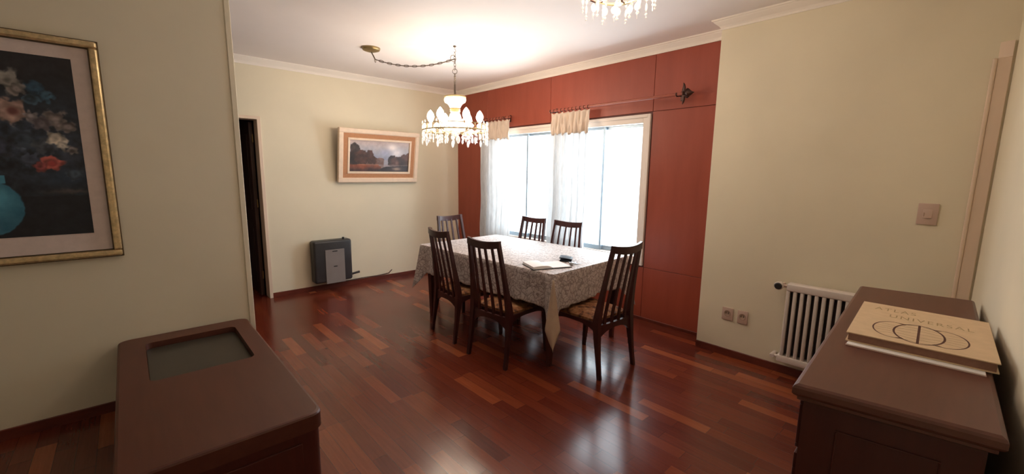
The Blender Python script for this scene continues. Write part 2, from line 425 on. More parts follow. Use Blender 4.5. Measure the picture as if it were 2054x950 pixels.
# dark hall behind
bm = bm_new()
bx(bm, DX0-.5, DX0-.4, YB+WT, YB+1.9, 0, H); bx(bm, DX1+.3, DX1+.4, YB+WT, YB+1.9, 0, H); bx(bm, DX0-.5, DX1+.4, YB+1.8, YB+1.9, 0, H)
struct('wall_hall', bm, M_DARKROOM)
t = thing('reflection_drum', 'blue-grey drum standing in for a bluish reflection inside the dark doorway', 'drum', (.86, YB+1.15, 0))  # drum shape added in place of a bluish light reflection in the hall
bm = bm_new(); lathe(bm, [(.17, 0), (.18, .01), (.18, .24), (.186, .25), (.18, .26), (.18, .5), (.186, .51), (.18, .52), (.18, .74)], 28); obj('body', bm, M_BLUEGREY, t, True)
bm = bm_new(); lathe(bm, [(.187, .74), (.19, .755), (.18, .765), (.05, .775)], 28); obj('lid', bm, M_BLUEGREY, t, True)

# ------------------------------------------------------------------ window
w1 = sempty('window_1')
CW = .085   # casing width
bm = bm_new()
def ring(y0, y1, z0, z1, w, xa, xb, bev=.003, m=None):
    bx(bm, xa, xb, y0, y0+w, z0, z1, bev); bx(bm, xa, xb, y1-w, y1, z0, z1, bev)
    bx(bm, xa, xb, y0+w, y1-w, z1-w, z1, bev); bx(bm, xa, xb, y0+w, y1-w, z0, z0+w, bev)
ring(WY0, WY1, WZ0, WZ1, .030, XC-.030, XC+.12)
ring(WY0+.03, WY1-.03, WZ0+.03, WZ1-.03, .050, XC-.016, XC+.12)
bx(bm, XC-.014, XC+.12, 3.195, 3.295, WZ0+.07, WZ1-.07, .003)
obj('window_frame', bm, M_WINFRAME, w1)
for (a, c, mid) in ((WY0+.08, 3.195, 2.675), (3.295, WY1-.08, 3.815)):
    z0, z1 = WZ0+.08, WZ1-.08
    for k, (y0, y1, xo) in enumerate(((a, mid+.016, .055), (mid-.016, c, .020))):
        bm = bm_new(); s = .024
        bx(bm, XC+xo, XC+xo+.026, y0, y0+s, z0, z1, .002); bx(bm, XC+xo, XC+xo+.026, y1-s, y1, z0, z1, .002)
        bx(bm, XC+xo, XC+xo+.026, y0+s, y1-s, z0, z0+.05, .002); bx(bm, XC+xo, XC+xo+.026, y0+s, y1-s, z1-.028, z1, .002)
        sa = obj('sash', bm, M_SASH, w1)
        bm = bm_new(); bx(bm, XC+xo+.011, XC+xo+.015, y0+s, y1-s, z0+.05, z1-.028); obj('pane', bm, M_PANE, sa)

# ------------------------------------------------------------------ curtains and rods
def curtain(name, label, y0, y1, zb, seed, nf):
    R_ = random.Random(seed)
    t = thing(name, label, 'curtain', (XC-.115, (y0+y1)/2, 0), 0)
    w = y1-y0; ph = [R_.uniform(0, 6.28) for _ in range(6)]
    def fold(u, v):   # v 0 top, 1 bottom
        return (.020*sin(2*pi*nf*u+ph[0]+.5*v)+.010*sin(2*pi*nf*2.3*u+ph[1]+v)+.006*sin(2*pi*nf*4.7*u+ph[2]))*(1.0+.6*v)
    def f(u, v):
        uu_ = u+.012*sin(2*pi*nf*u+ph[3])*(1-v)
        yy = -w/2+w*uu_+.012*sin(2*pi*2*v+ph[4])*(v)
        return (fold(u, v)*1.0, yy, 1.895-v*(1.895-zb))
    bm = bm_new(); grid(bm, f, 150, 26); obj('drape', bm, M_SHEER, t, True)
    # gathered heading with deep pinch pleats
    def h(u, v):
        amp = .010+.016*min(1, v*1.5)
        x = amp*abs(sin(pi*nf*1.15*u+ph[0]))*1.6-.018+.007*sin(2*pi*nf*3.1*u+3*v)*v+.005*sin(40*u+9*v)
        zz = 2.122-.018*abs(sin(pi*nf*1.15*u+.4))-v*(.235+.008*sin(31*u))
        return (-.012-x, -w/2-.006+(w+.012)*u, zz)
    bm = bm_new(); grid(bm, h, 150, 12); o = obj('gathered_heading', bm, M_HEADER, t, True)
    md = o.modifiers.new('s', 'SOLIDIFY'); md.thickness = .004
    return t
curtain('curtain', 'white sheer curtain with gathered cream heading nearest the back wall', 3.99, 4.575, .46, 3, 7)
curtain('curtain', 'white sheer curtain with gathered cream heading over the middle of the window', 2.765, 3.29, .46, 5, 6)
def rod(label, y0, y1, fin0, z=2.142, rings=()):
    t = thing('curtain_rod', label, 'curtain rod', (XC-.115, y0, z))
    bm = bm_new(); tube(bm, [(0, 0, 0), (0, y1-y0, 0)], .0135, 12); obj('pole', bm, M_ROD, t, True)
    if fin0:
        bm = bm_new()
        lathe(bm, [(.013, .0), (.022, -.006), (.022, -.012), (.012, -.02), (.024, -.035), (.03, -.05), (.022, -.07), (.010, -.085), (.003, -.10)], 14, axis='y')
        for s in (1, -1):
            tube(bm, [(0, -.010, s*.008), (0, -.008, s*.030), (0, -.012, s*.052), (0, -.010, s*.072), (0, -.004, s*.090)], [.012, .015, .013, .009, .003], 8)
            tube(bm, [(0, -.02, s*.018), (0, -.045, s*.034), (0, -.062, s*.026)], [.011, .010, .004], 8)
        obj('finial', bm, M_BRONZE, t, True)
        ends = [.05, y1-y0-.02]
    else:
        ends = [.10, y1-y0-.03]
    for e in ends:
        bm = bm_new(); tube(bm, [(.103, e, .0), (.05, e, -.006), (0, e, -.016)], .007, 8)
        bx(bm, .094, .103, e-.012, e+.012, -.045, .04, .003)
        tube(bm, [(0, e+.0, -.017), (-.016, e, -.004), (-.012, e, .012)], .006, 8)
        obj('bracket', bm, M_BRONZE, t, True)
    for yy in rings:
        bm = bm_new(); tube(bm, [(.017*cos(a*pi/8), yy-y0, .017*sin(a*pi/8)-.003) for a in range(16)], .0028, 6, closed=True); obj('ring', bm, M_BRONZE, t, True)
rod('long reddish curtain rod with ornate dark finial above the right half of the window', 1.79, 3.33, True, rings=[2.79+.052*i for i in range(10)])
rod('short reddish curtain rod carrying the curtain beside the back wall', 3.995, 4.61, False, rings=[4.01+.06*i for i in range(10)])

# ------------------------------------------------------------------ dining table and cloth
TZ = .738
table = thing('dining_table', 'rectangular dark wood dining table hidden under the patterned cloth', 'table', (2.68, 2.80, 0), radians(2.5))
TW, TL = 1.03, 1.69
bm = bm_new(); bx(bm, -TW/2+.004, TW/2-.004, -TL/2+.004, TL/2-.004, TZ-.034, TZ-.004, .006); obj('tabletop', bm, M_TABLEW, table)
bm = bm_new()
for s in (-1, 1):
    bx(bm, s*(TW/2-.075)-.011, s*(TW/2-.075)+.011, -TL/2+.09, TL/2-.09, TZ-.12, TZ-.034)
    bx(bm, -TW/2+.09, TW/2-.09, s*(TL/2-.075)-.011, s*(TL/2-.075)+.011, TZ-.12, TZ-.034)
obj('apron', bm, M_TABLEW, table)
for sx in (-1, 1):
    for sy in (-1, 1):
        bm = bm_new(); cx_, cy_ = sx*(TW/2-.075), sy*(TL/2-.075)
        sweep_box(bm, [(cx_, cy_, TZ-.034), (cx_, cy_, TZ-.15), (cx_+sx*.0, cy_+sy*.0, .0)], [(.062, .062), (.062, .062), (.032, .032)])
        obj('leg', bm, M_TABLEW, table)
# cloth
def cloth():
    bm = bm_new(); a, b = TW/2+.004, TL/2+.004; rc = .022
    pts = []   # (x,y,nx,ny,cornerness)
    def seg(x0, y0, x1, y1, nx, ny, n):
        for i in range(n): 
            s = i/n; pts.append((x0+(x1-x0)*s, y0+(y1-y0)*s, nx, ny))
    def corner(cx_, cy_, a0, n=16):
        for i in range(n):
            an = a0+(pi/2)*i/n; pts.append((cx_+rc*cos(an), cy_+rc*sin(an), cos(an), sin(an)))
    seg(a, -b+rc, a, b-rc, 1, 0, 260); corner(a-rc, b-rc, 0)
    seg(a-rc, b, -a+rc, b, 0, 1, 160); corner(-a+rc, b-rc, pi/2)
    seg(-a, b-rc, -a, -b+rc, -1, 0, 260); corner(-a+rc, -b+rc, pi)
    seg(-a+rc, -b, a-rc, -b, 0, -1, 160); corner(a-rc, -b+rc, 3*pi/2)
    N = len(pts); NV = 22
    cols = []; cum = 0; L = []
    for i, p in enumerate(pts):
        q = pts[i-1]; cum += sqrt((p[0]-q[0])**2+(p[1]-q[1])**2); L.append(cum)
    for i, (x, y, nx, ny) in enumerate(pts):
        dc = min(sqrt((x-sx*a)**2+(y-sy*b)**2) for sx in (-1, 1) for sy in (-1, 1))
        # diagonal direction at the nearest corner
        sx = 1 if x > 0 else -1; sy = 1 if y > 0 else -1
        k = exp(-(dc/.040)**2)         # fold ridge at the corner
        pinch = exp(-((dc-.085)/.040)**2)
        near = (sx < 0 and sy < 0)
        drop = .248+(.21 if near else .19)*exp(-(dc/.052)**1.6)+.008*abs(sin(L[i]*26))+.010*sin(L[i]*7+1)
        col = []
        for j in range(NV):
            v = j/(NV-1)
            ridge = .085*k*v**1.1; inn = -.022*pinch*v**1.2
            wav = (.010*sin(L[i]*17+1.3)+.006*sin(L[i]*39))*v*(1-k)
            ox = nx*(wav+inn+.010*v+.006)+ (sx*.7071)*ridge
            oy = ny*(wav+inn+.010*v+.006)+ (sy*.7071)*ridge
            # gather the ridge sideways into a narrow cone
            if j == 0: px_, py_, pz_ = x, y, TZ
            else: px_, py_, pz_ = x+ox, y+oy, TZ-.003-drop*v
            col.append(bm.verts.new((px_, py_, pz_)))
        cols.append(col)
    for i in range(N):
        A, B = cols[i], cols[(i+1) % N]
        for j in range(NV-1): bm.faces.new((A[j], B[j], B[j+1], A[j+1]))
    # top: inner grid ring connected by one n-gon fan
    inner = [bm.verts.new((p[0]*.985, p[1]*.985, TZ+.0025)) for p in pts]
    for i in range(N): bm.faces.new((cols[i][0], inner[i], inner[(i+1) % N], cols[(i+1) % N][0]))
    bm.faces.new(inner)
    return bm
cl = obj('tablecloth', cloth(), M_CLOTH, None, True)
cl.location = (2.68, 2.80, 0); cl.rotation_euler = (0, 0, radians(2.5))
cl['label'] = 'greyish brocade tablecloth with scalloped hem draped over the dining table'; cl['category'] = 'tablecloth'
md = cl.modifiers.new('s', 'SOLIDIFY'); md.thickness = .002; md.offset = 1

M_LITFOLD = mat_plain('tan_lit_underside', (.50, .36, .26), .8, .05, 20, bstr=.15)
# near corner fold as a cone; its tan is underside colour plus painted-in light
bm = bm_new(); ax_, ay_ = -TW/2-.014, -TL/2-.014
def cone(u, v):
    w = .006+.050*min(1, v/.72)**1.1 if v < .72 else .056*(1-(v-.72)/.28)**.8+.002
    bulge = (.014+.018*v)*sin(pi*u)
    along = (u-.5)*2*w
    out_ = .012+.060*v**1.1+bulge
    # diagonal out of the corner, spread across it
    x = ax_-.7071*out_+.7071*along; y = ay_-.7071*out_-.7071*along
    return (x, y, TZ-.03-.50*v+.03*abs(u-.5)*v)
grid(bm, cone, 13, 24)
fo = obj('folded_corner', bm, M_LITFOLD, cl, True); md = fo.modifiers.new('s', 'SOLIDIFY'); md.thickness = .002
fo['label'] = 'tan turned-out underside fold, light painted in'

# ------------------------------------------------------------------ dining chairs (local: faces +y)
def make_chair(name, label):
    t = thing(name, label, 'chair', group='slatted dining chairs around the table')
    SH = .403
    backY = lambda z: -.205-.085*((z-.42)/.54)**1.15 if z > .42 else -.205-.05*((.42-z)/.42)**1.3
    halfW = lambda z: (.205-.038*(z-.42)/.54) if z > .42 else .205+.012*((.42-z)/.42)
    # rear legs run up into the stiles
    for s in (-1, 1):
        bm = bm_new(); P_, S_ = [], []
        for i in range(15):
            z = .965*i/14
            wx = .026+.016*exp(-((z-.40)/.16)**2); wy = .026+.020*exp(-((z-.40)/.2)**2)
            P_.append((s*(halfW(z)-.014), backY(z), z)); S_.append((wx, wy))
        sweep_box(bm, P_, S_); obj('stile', bm, M_CHAIR, t, True)
    # top rail: bowed backwards, corners raised
    bm = bm_new(); hw = halfW(.95)
    def rail(z0, h0, zlow, bow, thick, lift, hwz):
        n = 16; rows = []
        for i in range(n+1):
            u = -1+2*i/n; x = u*(hwz)
            yb = backY(z0)-bow*(1-u*u)
            zt = z0+lift*u*u; zb = zlow(u)
            rows.append([bm.verts.new((x, yb-thick/2, zb)), bm.verts.new((x, yb+thick/2, zb)), bm.verts.new((x, yb+thick/2, zt)), bm.verts.new((x, yb-thick/2, zt))])
        for A, B in zip(rows, rows[1:]):
            for j in range(4): bm.faces.new((A[j], A[(j+1) % 4], B[(j+1) % 4], B[j]))
        bm.faces.new(rows[0][::-1]); bm.faces.new(rows[-1])
    rail(.955, 0, lambda u: .900+.018*(u*u), .026, .022, .014, hw+.002); obj('top_rail', bm, M_CHAIR, t, True)
    bm = bm_new()
    rail(.385, 0, lambda u: .345-.075*abs(u)**2.6, .012, .022, .0, halfW(.38)-.014); obj('arched_rail', bm, M_CHAIR, t, True)
    for k in range(4):
        u = -.6+.4*k; bm = bm_new(); P_, S_ = [], []
        for i in range(11):
            z = .37+.55*i/10
            bow = .012+(.026-.012)*i/10
            P_.append((u*(halfW(z)-.008), backY(z)-bow*(1-u*u), z)); S_.append((.024-.006*(i/10), .013))
        sweep_box(bm, P_, S_); obj('slat', bm, M_CHAIR, t, True)
    # front legs
    for s in (-1, 1):
        bm = bm_new()
        sweep_box(bm, [(s*.200, .215, SH), (s*.200, .215, .33), (s*.203, .222, .16), (s*.206, .235, 0)], [(.042, .042), (.040, .040), (.032, .032), (.024, .024)])
        obj('leg', bm, M_CHAIR, t, True)
    # seat frame with shallow arched rails
    bm = bm_new()
    def arch(p0, p1, th):
        a = Vector(p0); b = Vector(p1); d = (b-a); nrm = Vector((-d.y, d.x)).normalized()*th/2; n = 12; rows = []
        for i in range(n+1):
            s = i/n; c = a+d*s; zb = .375-.035*abs(2*s-1)**3
            rows.append([bm.verts.new((c.x-nrm.x, c.y-nrm.y, zb)), bm.verts.new((c.x+nrm.x, c.y+nrm.y, zb)), bm.verts.new((c.x+nrm.x, c.y+nrm.y, SH)), bm.verts.new((c.x-nrm.x, c.y-nrm.y, SH))])
        for A, B in zip(rows, rows[1:]):
            for j in range(4): bm.faces.new((A[j], A[(j+1) % 4], B[(j+1) % 4], B[j]))
        bm.faces.new(rows[0][::-1]); bm.faces.new(rows[-1])
    arch((-.182, .215), (.182, .215), .024)
    for s in (-1, 1): arch((s*.19, -.185), (s*.20, .198), .024)
    arch((-.175, -.175), (.175, -.175), .022)
    obj('seat_frame', bm, M_CHAIR, t)
    # cushion
    bm = bm_new(); poly = [(-.185, -.180), (.185, -.180), (.215, .225), (-.215, .225)]
    def cush(u, v):
        # superellipse dome
        x0 = (-.185-.030*v)*(1-2*u); y = -.180+.405*v
        e = max(abs(2*u-1), abs(2*v-1))
        z = SH+.046-.030*(e**6)
        return (-x0*-1 if False else x0, y, z)
    V = grid(bm, cush, 15, 15)
    edge = [V[i][0] for i in range(15)]+[V[14][j] for j in range(1, 15)]+[V[i][14] for i in range(13, -1, -1)]+[V[0][j] for j in range(13, 0, -1)]
    low = [bm.verts.new((v.co.x*1.0, v.co.y, SH-.004)) for v in edge]
    for i in range(len(edge)): bm.faces.new((edge[i], edge[(i+1) % len(edge)], low[(i+1) % len(edge)], low[i]))
    bm.faces.new(low)
    obj('seat_cushion', bm, M_SEAT, t, True)
    return t
def dup(root, label, loc, rz):
    r = root.copy(); COL.objects.link(r); r['label'] = label; r.location = loc; r.rotation_euler = (0, 0, rz)
    for ch in list(root.children):
        c = ch.copy(); COL.objects.link(c); c.parent = r
    return r
W_ = radians(-90)
c0 = make_chair('dining_chair', 'dark slatted dining chair at the near long side, in front of the notebook')
c0.location = (2.215, 2.405, 0); c0.rotation_euler = (0, 0, W_+radians(5))
dup(c0, 'dark slatted dining chair at the long side farther left, seen nearly edge-on', (2.245, 3.005, 0), W_-radians(5))
dup(c0, 'dark slatted dining chair at the near end of the table, rightmost of all chairs', (2.60, 1.875, 0), radians(-3))
dup(c0, 'dark slatted dining chair on the window side, in front of the bare left glass', (3.065, 3.235, 0), -W_+radians(3))
dup(c0, 'dark slatted dining chair on the window side, in front of the middle curtain', (3.065, 2.725, 0), -W_+radians(6))
dup(c0, 'dark slatted dining chair at the far end of the table, near the back corner', (2.73, 3.69, 0), radians(181))

# ------------------------------------------------------------------ things on the table
TT = TZ+.0055
nb = thing('notebook', 'open white-paged notebook with dark cover lying on the near corner of the table', 'notebook', (2.362, 2.145, TT), radians(-22))
def notebook(parent):
    # local: spine along y at x=0; left block thick, right page on a dark cover
    bm = bm_new(); bx(bm, -.158, .165, -.110, .110, 0, .004, .001); obj('cover', bm, M_LEATHER, parent)
    bm = bm_new(); n = 14; rows = []
    for i in range(n+1):
        s = i/n; x = -.153+.151*s; z = .021*(1-exp(-(1-s)*9))**.6*(.85+.25*sin(pi*s*.9)) if s < 1 else .004
        rows.append([bm.verts.new((x, y, zz)) for y, zz in ((-.105, .004), (.105, .004), (.105, .0045+z), (-.105, .0045+z))])
    for A, B in zip(rows, rows[1:]):
        for j in range(4): bm.faces.new((A[j], A[(j+1) % 4], B[(j+1) % 4], B[j]))
    bm.faces.new(rows[0][::-1]); bm.faces.new(rows[-1]); obj('page_block', bm, M_PAPER, parent, True)
    bm = bm_new(); bx(bm, .006, .16, -.105, .105, .004, .009, .001); obj('right_page', bm, M_PAPER, parent)
notebook(nb)
wl = thing('wallet', 'black leather wallet lying beside the open notebook', 'wallet', (2.64, 2.18, TT), radians(35))
bm = bm_new(); bx(bm, -.06, .06, -.048, .048, 0, .016, .006, seg=3); obj('lower_fold', bm, M_LEATHER, wl, True)
bm = bm_new()
def wf(u, v):
    return (-.061+.122*u, -.049+.100*v, .0155+.010*sin(pi*v*.55)+.003*sin(pi*u))
V = grid(bm, wf, 10, 8)
o = obj('upper_flap', bm, M_LEATHER, wl, True); md = o.modifiers.new('s', 'SOLIDIFY'); md.thickness = .006; md.offset = 1
ky = thing('key_bunch', 'bunch of steel keys on a ring in front of the black wallet', 'keys', (2.570, 2.045, TT), radians(20))
bm = bm_new(); tube(bm, [(.016*cos(a*pi/10), .016*sin(a*pi/10), .006) for a in range(20)], .0016, 6, closed=True); obj('split_ring', bm, M_STEEL, ky, True)
for k, an in enumerate((-40, 5, 55)):
    bm = bm_new(); m_ = Matrix.Rotation(radians(an), 4, 'Z') @ Matrix.Translation((.016, 0, .002+.003*k))
    lathe(bm, [(.011, 0), (.012, .001), (.012, .002), (.011, .003)], 14, (.012, 0, 0))
    bx(bm, .022, .056, -.0035, .0035, 0, .0025, .0006)
    for q in range(3): bx(bm, .030+.008*q, .034+.008*q, .0035, .006, 0, .0025)
    bmesh.ops.transform(bm, matrix=m_, verts=bm.verts); obj('key', bm, M_STEEL, ky, True)
bm = bm_new(); lathe(bm, [(.004, 0), (.016, .004), (.020, .012), (.016, .021), (.005, .025)], 16, (-.034, .006, 0)); obj('round_fob', bm, M_STEEL, ky, True)

# ------------------------------------------------------------------ crystals
def crystal_oval(bm, c, w, h, d, rz=0):
    n = 8; top = bm.verts.new((0, 0, h/2)); bot = bm.verts.new((0, 0, -h/2)); vs = [top, bot]; rings = []
    for zf, rf in ((.30, .72), (0.0, 1), (-.30, .72)):
        r_ = [bm.verts.new((w/2*rf*cos(2*pi*j/n), d/2*rf*sin(2*pi*j/n), h*zf)) for j in range(n)]; rings.append(r_); vs += r_
    for j in range(n):
        k = (j+1) % n
        bm.faces.new((top, rings[0][j], rings[0][k])); bm.faces.new((bot, rings[2][k], rings[2][j]))
        for A, B in zip(rings, rings[1:]): bm.faces.new((A[j], B[j], B[k], A[k]))
    m_ = Matrix.Translation(c) @ Matrix.Rotation(rz, 4, 'Z'); bmesh.ops.transform(bm, matrix=m_, verts=vs)

# swag-hung chandelier over the table (origin on the ceiling hook)
HX, HY = 2.414, 3.417
ch = thing('chandelier', 'lit crystal chandelier hanging on a swagged chain above the table', 'chandelier', (HX, HY, H))
def link_ring(bm, c, t, a, L_, W2, r=.0024):
    """oval chain link centred at c, long axis t, flat axis a"""
    t = Vector(t).normalized(); a = Vector(a); a = (a-t*a.dot(t)).normalized(); c = Vector(c)
    pts = []
    for i in range(16):
        an = 2*pi*i/16; pts.append(c+t*(L_/2*cos(an))+a*(W2/2*sin(an)))
    tube(bm, pts, r, 5, closed=True)
bm = bm_new(); lathe(bm, [(.010, 0), (.016, -.004), (.014, -.010), (.004, -.014)], 14); tube(bm, [(0, 0, -.012), (0, 0, -.028), (.010, 0, -.036), (.012, 0, -.048), (0, 0, -.058), (-.010, 0, -.050)], .003, 6)
obj('ceiling_hook', bm, M_CHROME, ch, True)
bm = bm_new(); z = -.062; k = 0
while z > -.205:
    link_ring(bm, (0, 0, z-.016), (0, 0, 1), (1, 0, 0) if k % 2 else (0, 1, 0), .040, .020); z -= .030; k += 1
link_ring(bm, (0, 0, -.228), (0, 0, 1), (.7, -.7, 0), .046, .044, .003)
obj('hanging_chain', bm, M_CHROME, ch, True)
bm = bm_new()
tube(bm, [(0, 0, -.245), (0, 0, -.46)], .0055, 8)
for i in range(12): tube(bm, [(.010*cos(a*pi/6), .010*sin(a*pi/6), -.275-.014*i) for a in range(12)], .0025, 5, closed=True)
obj('stem', bm, M_CHROME, ch, True)
# swag
CXY = Vector((1.872-HX, 4.030-HY)); 
bm = bm_new(); lathe(bm, [(.085, 0), (.085, -.010), (.078, -.022), (.050, -.032), (.020, -.036)], 28, (CXY.x, CXY.y, 0)); obj('canopy', bm, M_BRASS, ch, True)
bm = bm_new()
p0 = Vector((CXY.x, CXY.y, -.034)); p1 = Vector((CXY.x*.955, CXY.y*.955, -.105)); p3 = Vector((.0, .0, -.115))
tube(bm, [p0, p1], .006, 8)
swag = []
for i in range(41):
    s = i/40; q = p1.lerp(p3, s); q.z -= .42*s*(1-s)*.62*1.0 ; swag.append(q)
tube(bm, swag, .0042, 6); obj('swag_cord', bm, M_CHROME, ch, True)
bm = bm_new()
Ltot = 19
for i in range(Ltot):
    s = (i+.5)/Ltot; q = p1.lerp(p3, s); q.z -= .42*s*(1-s)*.62; s2 = s+.01; q2 = p1.lerp(p3, s2); q2.z -= .42*s2*(1-s2)*.62
    link_ring(bm, q, q2-q, (0, 0, 1) if i % 2 else (.7, .7, 0), .052, .020, .0024)
tube(bm, [(p1.x+.016*cos(a*pi/8)*.7, p1.y+.016*cos(a*pi/8)*.7, p1.z-.012+.016*sin(a*pi/8)) for a in range(16)], .003, 5, closed=True)
tube(bm, [(-.018+.03*cos(a*pi/8), .0, -.115+.03*sin(a*pi/8)) for a in range(16)], .003, 5, closed=True)
obj('swag_chain', bm, M_CHROME, ch, True)
# glass crown, body and bowl
bm = bm_new(); lathe(bm, [(.012, -.455), (.098, -.452), (.104, -.456), (.104, -.464), (.098, -.466), (.012, -.462)], 32); obj('crown_rim', bm, M_BRASS, ch, True)
bm = bm_new()
n = 32; prof = [(.098, -.468), (.101, -.49), (.094, -.512), (.070, -.525), (.055, -.545), (.046, -.565)]
rings = []
for r, z in prof:
    rings.append([bm.verts.new(((r*(1+.06*cos(8*2*pi*j/n)))*cos(2*pi*j/n), (r*(1+.06*cos(8*2*pi*j/n)))*sin(2*pi*j/n), z)) for j in range(n)])
for A, B in zip(rings, rings[1:]):
    for j in range(n): bm.faces.new((A[j], A[(j+1) % n], B[(j+1) % n], B[j]))
obj('glass_crown', bm, M_CUPGLASS, ch, True)
bm = bm_new(); lathe(bm, [(.030, -.560), (.048, -.565), (.050, -.578), (.044, -.585), (.050, -.592), (.046, -.600), (.02, -.603)], 24); obj('neck_band', bm, M_BRASS, ch, True)
bm = bm_new(); lathe(bm, [(.040, -.602), (.052, -.625), (.060, -.66), (.078, -.69), (.098, -.72), (.105, -.75), (.090, -.775), (.045, -.79), (.02, -.80), (.012, -.83)], 32); obj('glass_body', bm, M_CUPGLASS, ch, True)
RZ = -.775; RR = .312
bm = bm_new(); tube(bm, [(RR*cos(a*pi/24), RR*sin(a*pi/24), RZ) for a in range(48)], .0055, 6, closed=True)
tube(bm, [(RR*1.0*cos(a*pi/24), RR*1.0*sin(a*pi/24), RZ+.055) for a in range(48)], .0035, 6, closed=True)
for a in range(24): tube(bm, [(RR*cos(a*pi/12), RR*sin(a*pi/12), RZ), (RR*cos(a*pi/12), RR*sin(a*pi/12), RZ+.055)], .002, 4)
obj('rim_hoop', bm, M_BRASS, ch, True)
for k in range(6):
    an = radians(20+60*k); c, s = cos(an), sin(an)
    bm = bm_new(); tube(bm, [(.05*c, .05*s, -.775), (.12*c, .12*s, -.80), (.20*c, .20*s, -.80), (.235*c, .235*s, -.775), (.235*c, .235*s, -.76)], .0055, 7)
    tube(bm, [(.20*c, .20*s, -.80), (.27*c, .27*s, -.79), (RR*c, RR*s, RZ)], .004, 6)
    arm = obj('arm', bm, M_BRASS, ch, True)
    bm = bm_new(); lathe(bm, [(.010, -.765), (.030, -.760), (.034, -.752), (.014, -.750), (.011, -.748), (.011, -.695)], 16, (.235*c, .235*s, 0)); obj('candle_cup', bm, M_CUPGLASS, arm, True)
    bm = bm_new(); lathe(bm, [(.010, -.700), (.022, -.682), (.033, -.655), (.034, -.640), (.026, -.615), (.010, -.592), (.001, -.584)], 16, (.235*c, .235*s, 0)); obj('bulb', bm, M_BULB, arm, True)
for k in range(36):    # hanging prisms below the hoop
    an = 2*pi*k/36; c, s = cos(an), sin(an); bm = bm_new(); big = k % 3 == 0
    if big:
        crystal_oval(bm, (RR*c, RR*s, RZ-.040), .034, .050, .014, an+pi/2); crystal_oval(bm, (RR*c, RR*s, RZ-.105), .030, .075, .016, an+pi/2)
    else:
        crystal_oval(bm, (RR*c, RR*s, RZ-.022), .018, .026, .012, an+pi/2); crystal_oval(bm, (RR*c, RR*s, RZ-.056), .022, .040, .012, an+pi/2); crystal_oval(bm, (RR*c, RR*s, RZ-.088), .014, .022, .012, an+pi/2)
    tube(bm, [(RR*c, RR*s, RZ), (RR*c, RR*s, RZ-.09)], .0008, 4)
    obj('pendant', bm, M_CRYSTAL, ch)
for k in range(24):    # rosettes standing on the hoop
    an = 2*pi*(k+.5)/24; c, s = cos(an), sin(an); bm = bm_new()
    crystal_oval(bm, (RR*c, RR*s, RZ+.024), .056, .046, .014, an+pi/2)
    crystal_oval(bm, (RR*c, RR*s, RZ+.066), .018, .034, .010, an+pi/2)
    obj('rosette', bm, M_CRYSTAL, ch)
for k in range(12):    # inner drops under the body
    an = 2*pi*k/12; c, s = cos(an), sin(an); r = .17; bm = bm_new()
    tube(bm, [(.10*c, .10*s, -.78), (r*c, r*s, -.80), (r*c, r*s, -.84)], .0012, 4)
    crystal_oval(bm, (r*c, r*s, -.825), .026, .034, .012, an+pi/2); crystal_oval(bm, (r*c, r*s, -.868), .024, .050, .012, an+pi/2)
    obj('inner_drop', bm, M_CRYSTAL, ch)

# second chandelier, near the viewer, only its lower fringe in view
NX, NY = 2.02, 1.375
c2 = thing('chandelier', 'small crystal chandelier fixed close to the ceiling at the top edge of the photo', 'chandelier', (NX, NY, H))
bm = bm_new(); lathe(bm, [(.065, 0), (.065, -.012), (.05, -.03), (.018, -.04), (.012, -.12), (.03, -.14), (.03, -.17), (.012, -.19), (.012, -.27), (.02, -.29)], 24); obj('stem', bm, M_BRASS, c2, True)
R2 = .185; Z2 = -.215
bm = bm_new(); tube(bm, [(R2*cos(a*pi/20), R2*sin(a*pi/20), Z2) for a in range(40)], .005, 6, closed=True)
tube(bm, [(R2*.6*cos(a*pi/20), R2*.6*sin(a*pi/20), Z2-.035) for a in range(40)], .004, 6, closed=True)
obj('hoop', bm, M_BRASS, c2, True)
for k in range(5):
    an = 2*pi*k/5+.3; c, s = cos(an), sin(an)
    bm = bm_new(); tube(bm, [(.01*c, .01*s, -.16), (.07*c, .07*s, -.25), (.14*c, .14*s, -.24), (R2*c, R2*s, Z2)], .005, 7); arm = obj('arm', bm, M_BRONZE, c2, True)
    bm = bm_new(); lathe(bm, [(.008, -.215), (.018, -.205), (.022, -.185), (.015, -.165), (.002, -.150)], 14, (.115*c, .115*s, 0)); obj('bulb', bm, M_BULB2, arm, True)
for k in range(18):
    an = 2*pi*k/18; c, s = cos(an), sin(an); bm = bm_new()
    if k % 2 == 0:
        crystal_oval(bm, (R2*c, R2*s, Z2-.034), .040, .050, .014, an+pi/2); crystal_oval(bm, (R2*c, R2*s, Z2-.070), .014, .018, .012, an+pi/2)
    else:
        crystal_oval(bm, (R2*c, R2*s, Z2-.018), .014, .026, .012, an+pi/2); crystal_oval(bm, (R2*c, R2*s, Z2-.060), .014, .050, .012, an+pi/2)
        crystal_oval(bm, (R2*c, R2*s, Z2-.094), .016, .012, .014, an+pi/2); crystal_oval(bm, (R2*c, R2*s, Z2-.110), .010, .012, .010, an+pi/2)
    tube(bm, [(R2*c, R2*s, Z2), (R2*c, R2*s, Z2-.10)], .0008, 4)
    obj('pendant', bm, M_CRYSTAL2, c2)
for k in range(10):
    an = 2*pi*k/10; c, s = cos(an), sin(an); r = R2*.6; bm = bm_new()
    crystal_oval(bm, (r*c, r*s, Z2-.070), .042, .054, .015, an+pi/2); crystal_oval(bm, (r*c, r*s, Z2-.106), .018, .018, .014, an+pi/2)
    tube(bm, [(r*c, r*s, Z2-.035), (r*c, r*s, Z2-.10)], .0008, 4)
    obj('inner_drop', bm, M_CRYSTAL2, c2)

